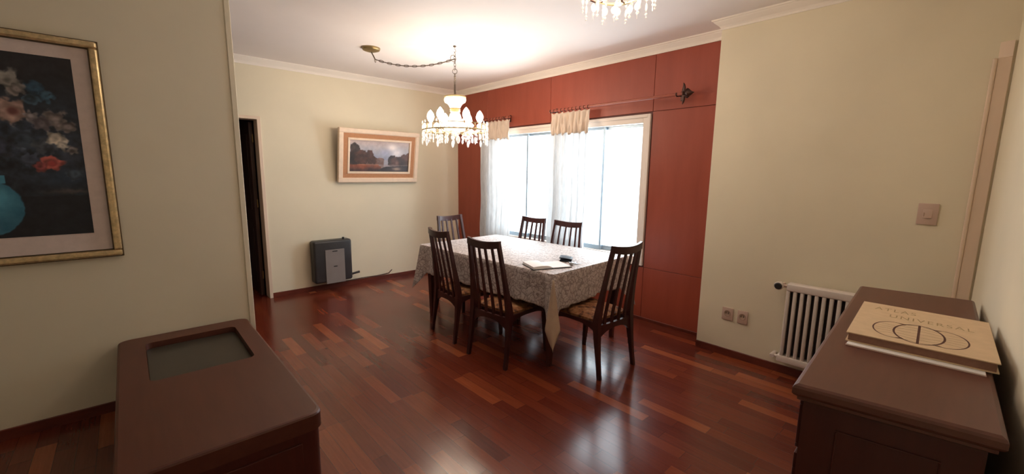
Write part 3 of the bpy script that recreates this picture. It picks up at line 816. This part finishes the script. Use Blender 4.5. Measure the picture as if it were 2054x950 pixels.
# ------------------------------------------------------------------ paintings
def fbm(x, y, s=1, o=4):
    return noise.fractal(Vector((x*s, y*s, .37)), .8, 2.1, o)
def paint_mesh(w, h, nx, ny, fn):
    """vertical canvas in local x/z, normal -y"""
    bm = bm_new(); lay = bm.verts.layers.float_color.new('paint')
    V = grid(bm, lambda u, v: (u*w, 0, v*h), nx, ny)
    for i in range(nx):
        for j in range(ny):
            V[i][j][lay] = (*lin(fn(i/(nx-1), j/(ny-1))), 1)
    return bm
def mixc(a, b, t): t = max(0, min(1, t)); return tuple(a[i]*(1-t)+b[i]*t for i in range(3))
def sm(e0, e1, x): t = max(0, min(1, (x-e0)/(e1-e0))); return t*t*(3-2*t)
def landscape(u, v):
    n1 = fbm(u*6, v*3, 1); n2 = fbm(u*22, v*11, 1, 3)
    c = mixc((165, 158, 160), (128, 132, 148), sm(.9, .45, v)+.25*n1)
    c = mixc(c, (170, 140, 130), sm(.75, 1.0, v)*.5)
    # cloud bank
    d = ((u-.70)/.075)**2+((v-.80)/.10)**2; c = mixc(c, (226, 214, 208), exp(-d*(1+.4*n2))*1.0)
    d = ((u-.78)/.10)**2+((v-.62)/.14)**2; c = mixc(c, (210, 204, 206), exp(-d)*.95)
    d = ((u-.58)/.10)**2+((v-.62)/.10)**2; c = mixc(c, (150, 152, 178), exp(-d)*.6)
    # water centre
    if v < .38: c = mixc(c, (140, 134, 142), .8)
    # far bank
    top = .43+.03*n1+.02*n2-.22*max(0, u-.48)
    if u < .56 and v < top: c = mixc(c, (92, 62, 50), .85)
    # trees left
    def tree(cx_, cz, rx, rz, col, k=.22):
        nonlocal c
        d = ((u-cx_)/rx)**2+((v-cz)/rz)**2+k*n2*2
        if d < 1.15: c = mixc(c, mixc(col, (col[0]*.6, col[1]*.6, col[2]*.6), .5+n1), sm(1.15, .85, d))
    tree(.09, .66, .075, .24, (66, 50, 48)); tree(.10, .42, .13, .30, (58, 42, 40)); tree(.20, .45, .12, .24, (84, 54, 46))
    tree(.32, .48, .075, .20, (92, 58, 48)); tree(.36, .38, .10, .12, (98, 60, 44)); tree(.50, .38, .06, .08, (118, 92, 84))
    tree(.71, .36, .075, .20, (66, 46, 42)); tree(.80, .34, .12, .18, (84, 56, 48)); tree(.92, .36, .10, .24, (82, 54, 48)); tree(.99, .42, .06, .24, (88, 58, 50))
    # foreground
    if v < .27:
        f = sm(.27, .20, v+.02*n1); c2_ = mixc((120, 66, 46), (52, 36, 36), sm(.20, .02, v)+.4*n1)
        if .12 < u < .52: c2_ = mixc(c2_, (196, 130, 96), exp(-((v-.235-.01*n2)/.018)**2)*.9)
        if u < .52+.2*n1: c = mixc(c, c2_, f)
        else:
            c = mixc(c, (134, 120, 118), f*.6)
    if u > .42 and v < .03+.16*sm(.42, .62, u)+.03*n1: c = (46, 36, 38)
    d = ((u-.79)/.07)**2+((v-.10)/.05)**2; c = mixc(c, (172, 146, 126), exp(-d)*.85)
    d = ((u-.79)/.03)**2+((v-.30)/.08)**2; c = mixc(c, (150, 110, 98), exp(-d)*.6)
    return tuple(max(0, min(255, (x+10*n2)*1.14)) for x in c)

LP = thing('framed_painting', 'wooded lake landscape painting in cream and tan frame on the back wall', 'painting', (1.925, YB-.004, 1.316))
LW, LH = 1.075, .655
tilt = Matrix.Translation((0, -.058, 0)) @ Matrix.Rotation(radians(-9.5)*-1, 4, 'X')
# rotating about x so that the top leans into the room
def lean(bm): bmesh.ops.transform(bm, matrix=tilt, verts=bm.verts); return bm
def frame_ring(bm, x0, x1, z0, z1, w, y0, y1, bev=.003):
    bx(bm, x0, x1, y0, y1, z0, z0+w, bev); bx(bm, x0, x1, y0, y1, z1-w, z1, bev)
    bx(bm, x0, x0+w, y0, y1, z0+w, z1-w, bev); bx(bm, x1-w, x1, y0, y1, z0+w, z1-w, bev)
bm = bm_new(); frame_ring(bm, 0, LW, 0, LH, .050, -.020, .030, .005); frame_ring(bm, .045, LW-.045, .045, LH-.045, .012, -.010, .02); obj('outer_frame', lean(bm), M_FCREAM, LP)
bm = bm_new(); frame_ring(bm, .050, LW-.050, .050, LH-.050, .062, -.006, .024, .002); obj('tan_band', lean(bm), M_FTAN, LP)
bm = bm_new(); frame_ring(bm, .110, LW-.110, .110, LH-.110, .026, -.013, .022, .003); obj('inner_lip', lean(bm), M_FCREAM, LP)
bm = paint_mesh(LW-.264, LH-.264, 230, 130, landscape); bmesh.ops.translate(bm, vec=(.132, .004, .132), verts=bm.verts); obj('canvas', lean(bm), M_CANVAS, LP)
bm = bm_new(); bx(bm, .005, LW-.005, .026, .036, .005, LH-.005); lean(bm)
obj('backing_board', bm, M_GOLDDK, LP)
bm = bm_new(); tube(bm, [(.2, -.10, .55), (.53, .0, .66), (.86, -.10, .55)], .0015, 5); obj('hanging_wire', bm, M_CHROME, LP)

FL = thing('framed_painting', 'large dark flower still life in a gold frame on the left wall', 'painting', (-1.20, YA-.002, .945))
FW, FH = 1.155, 1.19
def flowers(u, v):
    # world metres relative to canvas
    x = -1.20+.115+u*(FW-.23-.0); z = .945+.145+v*(FH-.255)
    n1 = fbm(x*7, z*7, 1); n2 = fbm(x*26, z*26, 1, 3); n3 = fbm(x*9+3, z*22, 1, 3)
    c = mixc((22, 26, 33), (34, 42, 52), .5+n1)
    c = mixc(c, (30, 29, 33), sm(1.7, 2.0, z))
    c = mixc(c, (50, 56, 66), exp(-(((x+.22)/.09)**2+((z-1.52)/.12)**2))*.6)
    c = mixc(c, (54, 66, 84), exp(-(((x+.42)/.3)**2+((z-1.55)/.16)**2))*(.45+.6*n2))
    # table edge and cloth
    c = mixc(c, (42, 58, 76), exp(-(((x+.22)/.10)**2+((z-1.40)/.05)**2))*.7)
    c = mixc(c, (74, 66, 64), exp(-(((x+.22)/.10)**2+((z-1.325-.01*n2)/.012)**2))*.9)
    if z < 1.30: c = mixc(c, (22, 24, 30), .75)
    def bl(cx_, cz, r, col, core=None, k=.35):
        nonlocal c
        dx, dz = x-cx_, z-cz; d = sqrt(dx*dx+dz*dz)/r; an = math.atan2(dz, dx)
        e = 1+.16*sin(an*5+cx_*40)+k*n2
        if d < e:
            sh = .86+.16*sin(d*7+n1*5)+.25*n3
            cc = tuple(q*sh for q in col)
            if core is not None: cc = mixc(core, cc, sm(.15, .5, d))
            c = mixc(c, cc, sm(e, e*.72, d)*.95)
    for (a, b, r, col) in ((-.31, 1.86, .045, (44, 72, 92)), (-.27, 1.82, .035, (58, 88, 106)), (-.33, 1.80, .03, (60, 84, 100)), (-.47, 1.56, .06, (56, 60, 76)), (-.38, 1.60, .05, (50, 60, 72)), (-.29, 1.56, .05, (60, 66, 74)),
                           (-.36, 1.50, .04, (62, 70, 86)), (-.52, 1.45, .06, (44, 54, 66)), (-.20, 1.42, .035, (62, 76, 90))):
        bl(a, b, r, col, None, .6)
    bl(-.40, 1.885, .058, (134, 130, 124)); bl(-.37, 1.845, .038, (120, 112, 108))
    bl(-.395, 1.735, .062, (150, 122, 112), (96, 58, 54)); bl(-.335, 1.72, .03, (120, 112, 112))
    bl(-.245, 1.705, .055, (128, 116, 112)); bl(-.205, 1.675, .035, (110, 100, 98)); bl(-.30, 1.68, .04, (92, 84, 88))
    bl(-.255, 1.605, .040, (170, 160, 146)); bl(-.235, 1.57, .026, (156, 150, 140)); bl(-.20, 1.545, .024, (110, 104, 104))
    bl(-.285, 1.475, .046, (168, 84, 76), (150, 60, 56)); bl(-.33, 1.455, .03, (130, 64, 64))
    bl(-.62, 1.80, .07, (150, 134, 122)); bl(-.75, 1.70, .07, (140, 84, 76), (100, 40, 40)); bl(-.60, 1.62, .06, (160, 150, 140)); bl(-.70, 1.55, .06, (120, 110, 120)); bl(-.84, 1.58, .05, (150, 90, 80))
    # vase
    dx = (x+.53)/.125; dz = (z-1.245)/.145; d = dx*dx+dz*dz+.08*n2
    if d < 1: c = mixc(c, mixc((44, 92, 112), (78, 142, 164), sm(.2, -.9, dx)*.2+.55+.5*n1-.5*max(0, dx)), sm(1, .9, d))
    if abs(x+.53) < .07 and 1.37 < z < 1.41: c = (60, 116, 140)
    return tuple(max(0, min(255, (q+7*n2+3*n3)*1.22)) for q in c)
bm = bm_new(); frame_ring(bm, 0, FW, 0, FH, .012, -.026, 0, .003); frame_ring(bm, .036, FW-.036, .036, FH-.036, .008, -.030, 0, .002); obj('dark_edge', bm, M_GOLDDK, FL)
bm = bm_new(); frame_ring(bm, .006, FW-.006, .006, FH-.006, .034, -.042, 0, .009); frame_ring(bm, .026, FW-.026, .026, FH-.026, .014, -.036, 0, .004); obj('gold_frame', bm, M_GOLD, FL)
bm = bm_new(); frame_ring(bm, .046, FW-.046, .046, FH-.046, .105, -.016, -.002, .0); 
obj('mount', bm, M_MATPINK, FL)
bm = paint_mesh(FW-.23, FH-.255, 300, 300, flowers); bmesh.ops.translate(bm, vec=(.115, -.018, .145), verts=bm.verts); obj('canvas', bm, M_CANVAS, FL)

# ------------------------------------------------------------------ gas heater on the back wall
gh = thing('gas_heater', 'charcoal wall heater with grey front panel below the landscape painting', 'heater', (1.57, YB, 0))
bm = bm_new(); m0 = None
bx(bm, .0, .455, -.152, -.002, .112, .625, .028, seg=4); obj('body', bm, M_BLACK, gh, True)
bm = bm_new(); bx(bm, .128, .358, -.158, -.148, .098, .512, .003); fp = obj('front_panel', bm, M_GREYP, gh)
for z, w in ((.492, .030), (.305, .022)):
    bm = bm_new(); bx(bm, .243-w, .243+w, -.160, -.157, z-.006, z+.006, .002); obj('vent_slot', bm, M_KNOB, fp)
bm = bm_new(); lathe(bm, [(.013, .624), (.014, .64), (.010, .645)], 14, (.375, -.09, 0)); obj('control_knob', bm, M_KNOB, gh, True)
bm = bm_new(); tube(bm, [(.45, -.10, .165), (.50, -.10, .172), (.56, -.10, .180)], [.015, .013, .014], 10); obj('side_tap', bm, M_KNOB, gh, True)
bm = bm_new(); tube(bm, [(.30, -.016, .064), (.42, -.024, .066), (.62, -.022, .072), (.84, -.018, .068), (1.0, -.020, .078), (1.05, -.022, .12)], .0065, 8); cb = obj('gas_hose', bm, M_CABLE, gh, True)

# ------------------------------------------------------------------ radiator on the near right wall
rd = thing('radiator', 'white column radiator on the near right wall behind the cabinet', 'radiator', (XD, .8, 0))
NE, PIT = 15, .0415; RX0, RX1 = -.105, -.035
bm = bm_new()
bx(bm, RX0-.004, RX1, -.012-NE*PIT, .012, .645, .70, .010, seg=3); obj('top_header', bm, M_RAD, rd, True)
bm = bm_new(); bx(bm, RX0-.004, RX1, -.012-NE*PIT, .028, .118, .165, .006, seg=2)
obj('bottom_header', bm, M_RAD, rd, True)
for k in range(NE+1):
    y = -k*PIT; bm = bm_new(); bx(bm, RX0, RX0+.022, y-.0112, y+.0112, .155, .655, .007, seg=3); bx(bm, RX0+.022, RX1, y-.004, y+.004, .155, .655)
    obj('column', bm, M_RAD, rd, True)
bm = bm_new(); bx(bm, RX1-.002, RX1+.004, -NE*PIT, 0, .16, .65); obj('gap_shade_sheet', bm, M_RADDK, rd)  # dark sheet paints in the shade between the columns
bm = bm_new(); tube(bm, [(-.07, .012, .672), (-.07, .045, .672)], .012, 10); tube(bm, [(-.07, .045, .672), (-.07, .052, .672), (-.0, .052, .672)], .009, 8); vb_ = obj('valve', bm, M_PLAST, rd, True)
bm = bm_new(); lathe(bm, [(.018, -.072), (.028, -.078), (.030, -.105), (.026, -.112)], 20, (0, .062, .672), 'x'); obj('valve_head', bm, M_RAD, vb_, True)
bm = bm_new(); lathe(bm, [(.024, -.1125), (.024, -.116), (.018, -.121)], 20, (0, .062, .672), 'x'); obj('valve_cap', bm, M_KNOB, vb_, True)
bm = bm_new(); tube(bm, [(-.07, .026, .142), (-.07, .052, .142)], .011, 10); lathe(bm, [(.012, 0), (.015, -.02), (.015, -.085), (.012, -.095)], 12, (0, .062, .142), 'x'); obj('lower_valve', bm, M_RAD, rd, True)
bm = bm_new()
for y in (-.10, -.38): bx(bm, RX1, .0, y-.01, y+.01, .60, .62)
obj('wall_bracket', bm, M_RAD, rd)

# ------------------------------------------------------------------ sockets and light switch
def plate(name, label, cat, y0, y1, z0, z1, kind, group=None):
    t = thing(name, label, cat, (XD, (y0+y1)/2, (z0+z1)/2), 0, group)
    hw, hh = (y1-y0)/2, (z1-z0)/2
    bm = bm_new(); bx(bm, -.011, 0, -hw, hw, -hh, hh, .004, seg=2); obj('plate', bm, M_PLAST, t, True)
    if kind == 'socket':
        bm = bm_new(); lathe(bm, [(.024, -.0105), (.026, -.0125), (.022, -.013), (.02, -.0115)], 20, (0, 0, .004), 'x'); obj('socket_face', bm, M_PLASTD, t, True)
        for q in (-1, 1):
            bm = bm_new(); bx(bm, -.0135, -.0118, q*.009-.0018, q*.009+.0018, -.004, .010, 0, Matrix.Translation((0, 0, .004)) ); obj('slot', bm, M_KNOB, t)
    else:
        bm = bm_new(); bx(bm, -.017, -.010, -.020, .020, -.026, .026, .003, Matrix.Rotation(radians(4), 4, 'Y'), 2); obj('rocker', bm, M_PLAST, t, True)
        bm = bm_new(); bx(bm, -.0185, -.016, .012, .017, -.012, .010, .0008); obj('indicator', bm, M_PLASTD, t)
plate('wall_socket', 'ivory wall socket below the switch wall, farther from the radiator', 'socket', 1.175, 1.258, .298, .40, 'socket', 'low wall sockets')
plate('wall_socket', 'ivory wall socket on the near right wall, closer to the radiator', 'socket', 1.068, 1.142, .295, .40, 'socket', 'low wall sockets')
plate('light_switch', 'square ivory light switch high on the near right wall', 'switch', .130, .218, 1.172, 1.298, 'switch')

# ------------------------------------------------------------------ low cabinet by the left wall
lc = thing('low_cabinet', 'low brown wooden cabinet with a recessed dark panel in its top', 'cabinet', (.21, 2.54, 0))
LX0, LX1, LY0, LY1, LZ = -.335, .335, -.775, .775, .43
def rrect(x0, x1, y0, y1, r, n=8, rs=None):
    pts = []
    for i, (cx_, cy_, a0) in enumerate(((x1-r, y1-r, 0), (x0+r, y1-r, pi/2), (x0+r, y0+r, pi), (x1-r, y0+r, 1.5*pi))):
        for j in range(n+1): an = a0+pi/2*j/n; pts.append((cx_+r*cos(an), cy_+r*sin(an)))
    return pts
# top with a real opening: outer ring bridged to inner ring
def top_with_recess(bm, outer, inner, z1, thick, depth, mode):
    n = len(outer)
    O1 = [bm.verts.new((x, y, z1-.010)) for x, y in outer]
    cxm = sum(p[0] for p in outer)/n; cym = sum(p[1] for p in outer)/n
    O2 = [bm.verts.new((x+(cxm-x)*.0, y, z1-.010)) for x, y in outer]
    for v in O2: bm.verts.remove(v)
    def inset(poly, d):
        return [(x-d*math.copysign(1, x-cxm) if abs(x-cxm) > 0 else x, y-d*math.copysign(1, y-cym)) for x, y in poly]
    T1 = [bm.verts.new((x, y, z1-.003)) for x, y in inset(outer, .004)]
    T2 = [bm.verts.new((x, y, z1)) for x, y in inset(outer, .012)]
    I1 = [bm.verts.new((x, y, z1)) for x, y in inner]
    I2 = [bm.verts.new((x, y, z1-depth)) for x, y in inner]
    B1 = [bm.verts.new((x, y, z1-thick)) for x, y in outer]
    for A, B in ((B1, O1), (O1, T1), (T1, T2), (T2, I1), (I1, I2)):
        for i in range(n): bm.faces.new((A[i], A[(i+1) % n], B[(i+1) % n], B[i]))
    bm.faces.new(B1[::-1])
    bm.faces.new(I2)
bm = bm_new()
top_with_recess(bm, rrect(LX0, LX1, LY0, LY1, .05), rrect(-.213, .238, .02, .625, .035), LZ, .075, .042, 0)
obj('top', bm, M_CABL, lc, False)
bm = bm_new(); prism(bm, rrect(-.210, .235, .023, .622, .033), LZ-.0415, LZ-.034); obj('recessed_panel', bm, M_GLASSTOP, lc)
bm = bm_new(); prism(bm, rrect(LX0+.012, LX1-.012, LY0+.012, LY1-.012, .035), .045, LZ-.076); bx(bm, LX0+.09, LX1-.09, LY0+.005, LY0+.013, .09, .31, .003); obj('body', bm, M_CABSIDE, lc)
for sx in (-1, 1):
    for sy in (-1, 1):
        bm = bm_new(); lathe(bm, [(.020, 0), (.026, .02), (.030, .045)], 14, (sx*.27, sy*.70, 0)); obj('foot', bm, M_KNOB, lc, True)

# ------------------------------------------------------------------ sideboard by the front wall with books
ZT = .86
SB = thing('sideboard', 'brown wooden sideboard with panelled end against the right-hand wall', 'sideboard', (1.38, .08, 0))
c_nl, c_nr, c_fr, c_fl = (1.379, .286), (1.450, -.121), (3.030, -.062), (2.953, .363)
def loc_(p): return (p[0]-1.38, p[1]-.08)
def quad_inset(q, d):
    cx_ = sum(p[0] for p in q)/4; cy_ = sum(p[1] for p in q)/4; out = []
    n = len(q)
    for i in range(n):
        p = Vector(q[i]); a = (Vector(q[i-1])-p).normalized(); b = (Vector(q[(i+1) % n])-p).normalized()
        s = abs(a.x*b.y-a.y*b.x); out.append(tuple(p+(a+b)*(d/s)))
    return out
Q = [loc_(p) for p in (c_nl, c_nr, c_fr, c_fl)]
bm = bm_new()
lv = [(0.018, ZT-.052), (.012, ZT-.048), (.012, ZT-.040), (.004, ZT-.034), (-.0, ZT-.028), (.0, ZT-.012), (.004, ZT-.005), (.012, ZT)]
R_ = []
for d, z in lv: R_.append([bm.verts.new((x, y, z)) for x, y in quad_inset(Q, d)])
for A, B in zip(R_, R_[1:]):
    for i in range(4): bm.faces.new((A[i], A[(i+1) % 4], B[(i+1) % 4], B[i]))
bm.faces.new(R_[0][::-1]); bm.faces.new(R_[-1]); obj('top', bm, M_CAB, SB)
bm = bm_new(); prism(bm, quad_inset(Q, .026), .07, ZT-.052); obj('carcass', bm, M_CABSIDE, SB)
bm = bm_new(); prism(bm, quad_inset(Q, .05), 0, .07); obj('plinth', bm, M_CABSIDE, SB)
def side_panel(qa, qb, s0, s1, z0, z1, name, mat, out=.006, rim=.010, mrim=None):
    """raised panel with a bead on the vertical face from qa to qb"""
    a = Vector(qa); b = Vector(qb); d = (b-a); L_ = d.length; d.normalize(); n = Vector((d.y, -d.x))
    c = sum((Vector(q) for q in Q), Vector((0, 0)))/4
    if (a-c).dot(n) < 0: n = -n
    m_ = Matrix(((d.x, n.x, 0, a.x), (d.y, n.y, 0, a.y), (0, 0, 1, 0), (0, 0, 0, 1)))
    bm = bm_new(); x0, x1 = s0*L_, s1*L_
    bx(bm, x0, x1, -.001, out*.5, z0, z1, 0); frame_ring(bm, x0, x1, z0, z1, rim, -.001, out, .002)
    bmesh.ops.transform(bm, matrix=m_, verts=bm.verts); return obj(name, bm, mat, SB), m_, L_
Qi = quad_inset(Q, .026)
side_panel(Qi[0], Qi[1], .22, .80, .18, .745, 'end_panel', M_CABSIDE, .005, .004)
for k in range(3):
    s0 = .02+.327*k
    dr, m_, L_ = side_panel(Qi[0], Qi[3], s0, s0+.305, .10, .62, 'door', M_CABSIDE, .012, .05)
    bm = bm_new(); lathe(bm, [(.006, .008), (.006, .02), (.012, .028), (.008, .034)], 12, ((s0+.27)*L_, 0, .42), 'y'); bmesh.ops.transform(bm, matrix=m_, verts=bm.verts); obj('knob', bm, M_BRASS, dr, True)
    dr, m_, L_ = side_panel(Qi[0], Qi[3], s0, s0+.305, .64, .79, 'drawer', M_CABSIDE, .012, .012)
    bm = bm_new(); lathe(bm, [(.006, .008), (.006, .02), (.012, .028), (.008, .034)], 12, ((s0+.152)*L_, 0, .715), 'y'); bmesh.ops.transform(bm, matrix=m_, verts=bm.verts); obj('knob', bm, M_BRASS, dr, True)

BQ = [(1.880, .250), (1.900, -.113), (2.420, -.094), (2.409, .274)]
bz = ZT+.007
bk = thing('atlas_book', 'large buff hardcover atlas with three overlapping globes drawn on its cover', 'book', (2.15, .08, bz))
def bl_(p): return (p[0]-2.15, p[1]-.08)
BL = [bl_(p) for p in BQ]
bm = bm_new(); prism(bm, BL, .030, .0335, .001); prism(bm, BL, 0, .0035); obj('cover', bm, M_BOOK, bk)
bm = bm_new(); prism(bm, quad_inset(BL, .006), .0035, .030); obj('pages', bm, M_PAGES, bk)
bm = bm_new(); a, b = Vector(BL[2]), Vector(BL[3]); prism(bm, [tuple(a), tuple(a+Vector((.003, 0))), tuple(b+Vector((.003, 0))), tuple(b)], .0, .0335); obj('spine', bm, M_BOOK, bk)
# printed cover drawing: u across (left to right as read, world -y), v up (world +x)
def cov(u, v):
    nl, nr, fr, fl = [Vector(p) for p in BL]
    n_ = nl.lerp(nr, u); f_ = fl.lerp(fr, u); return n_.lerp(f_, v)
ZC = .0337
def stroke(bm, pts, w):
    P_ = [cov(*p) for p in pts]; prev = None
    for i, p in enumerate(P_):
        t = (P_[min(i+1, len(P_)-1)]-P_[max(i-1, 0)]); t.normalize(); n_ = Vector((-t.y, t.x))*w/2
        a_ = bm.verts.new((p.x+n_.x, p.y+n_.y, ZC)); b_ = bm.verts.new((p.x-n_.x, p.y-n_.y, ZC))
        if prev: bm.faces.new((prev[0], prev[1], b_, a_))
        prev = (a_, b_)
def ell(cu, cv, ru, rv, a0=0, a1=360, n=48): return [(cu+ru*cos(radians(a0+(a1-a0)*i/n)), cv+rv*sin(radians(a0+(a1-a0)*i/n))) for i in range(n+1)]
bm = bm_new(); CV = .290; RU, RV = .178, .232
stroke(bm, ell(.50, CV, RU, RV), .006)
stroke(bm, [(.50, CV-RV), (.50, CV+RV)], .007)
stroke(bm, ell(.325, CV, .158, .20, 62, 298), .0045)
stroke(bm, ell(.675, CV, .158, .20, -118, 118), .0045)
for s in (-1, 1):
    stroke(bm, [(.325, CV+s*.20), (.43, CV+s*.195), (.5, CV+s*.215)], .0022); stroke(bm, [(.675, CV+s*.20), (.57, CV+s*.195), (.5, CV+s*.215)], .0022)
    stroke(bm, [(.39, CV+s*.165), (.345, CV+s*.195)], .003); stroke(bm, [(.61, CV+s*.165), (.655, CV+s*.195)], .003)
for q in (-.12, -.06, 0, .06, .12):
    hw = RU*sqrt(1-(q/RV)**2)*.92
    stroke(bm, [(.5-hw+2*hw*i/12, CV+q+.02*(1-(2*i/12-1)**2)*(1 if q > 0 else -1)*(.0 if q == 0 else 1)) for i in range(13)], .0016)
    hw2 = .158*sqrt(max(0, 1-(q/.20)**2))
    stroke(bm, [(.325-hw2*.9, CV+q), (.335, CV+q*.8)], .0013); stroke(bm, [(.675+hw2*.9, CV+q), (.665, CV+q*.8)], .0013)
em = obj('globe_emblem', bm, M_INK, bk)
def word(txt, u0, u1, v0, hv, parent):
    """raised letters laid on the cover"""
    n = len(txt)
    cu = bpy.data.curves.new('lettering', 'FONT'); cu.body = txt; cu.size = 1; cu.space_character = 1.25
    o = bpy.data.objects.new('tmp', cu); COL.objects.link(o); dg = bpy.context.evaluated_depsgraph_get()
    me = bpy.data.meshes.new_from_object(o.evaluated_get(dg)); bpy.data.objects.remove(o)
    xs = [v.co.x for v in me.vertices]; w = max(xs)-min(xs); x0 = min(xs); hh = max(v.co.y for v in me.vertices)
    for v in me.vertices:
        p = cov(u0+(v.co.x-x0)/w*(u1-u0), v0+v.co.y/hh*hv); v.co = (p.x, p.y, ZC)
    me.materials.clear(); me.materials.append(M_INKL)
    q = bpy.data.objects.new('title_lettering', me); COL.objects.link(q); q.parent = parent
word('ATLAS', .12, .46, .80, .09, bk)
word('UNIVERSAL', .26, .88, .62, .085, bk)
bm = bm_new(); MQ = [(1.848, .244), (1.866, -.088), (2.30, -.07), (2.30, .236)]
mg = thing('magazine', 'thin pinkish magazine sticking out from under the large atlas', 'magazine', (2.07, .08, ZT+.0005))
prism(bm, [(x-2.07, y-.08) for x, y in MQ], 0, .003); obj('lower_cover', bm, M_MAG, mg)
bm = bm_new(); prism(bm, quad_inset([(x-2.07, y-.08) for x, y in MQ], .002), .003, .006); obj('inner_pages', bm, M_PAPER, mg)
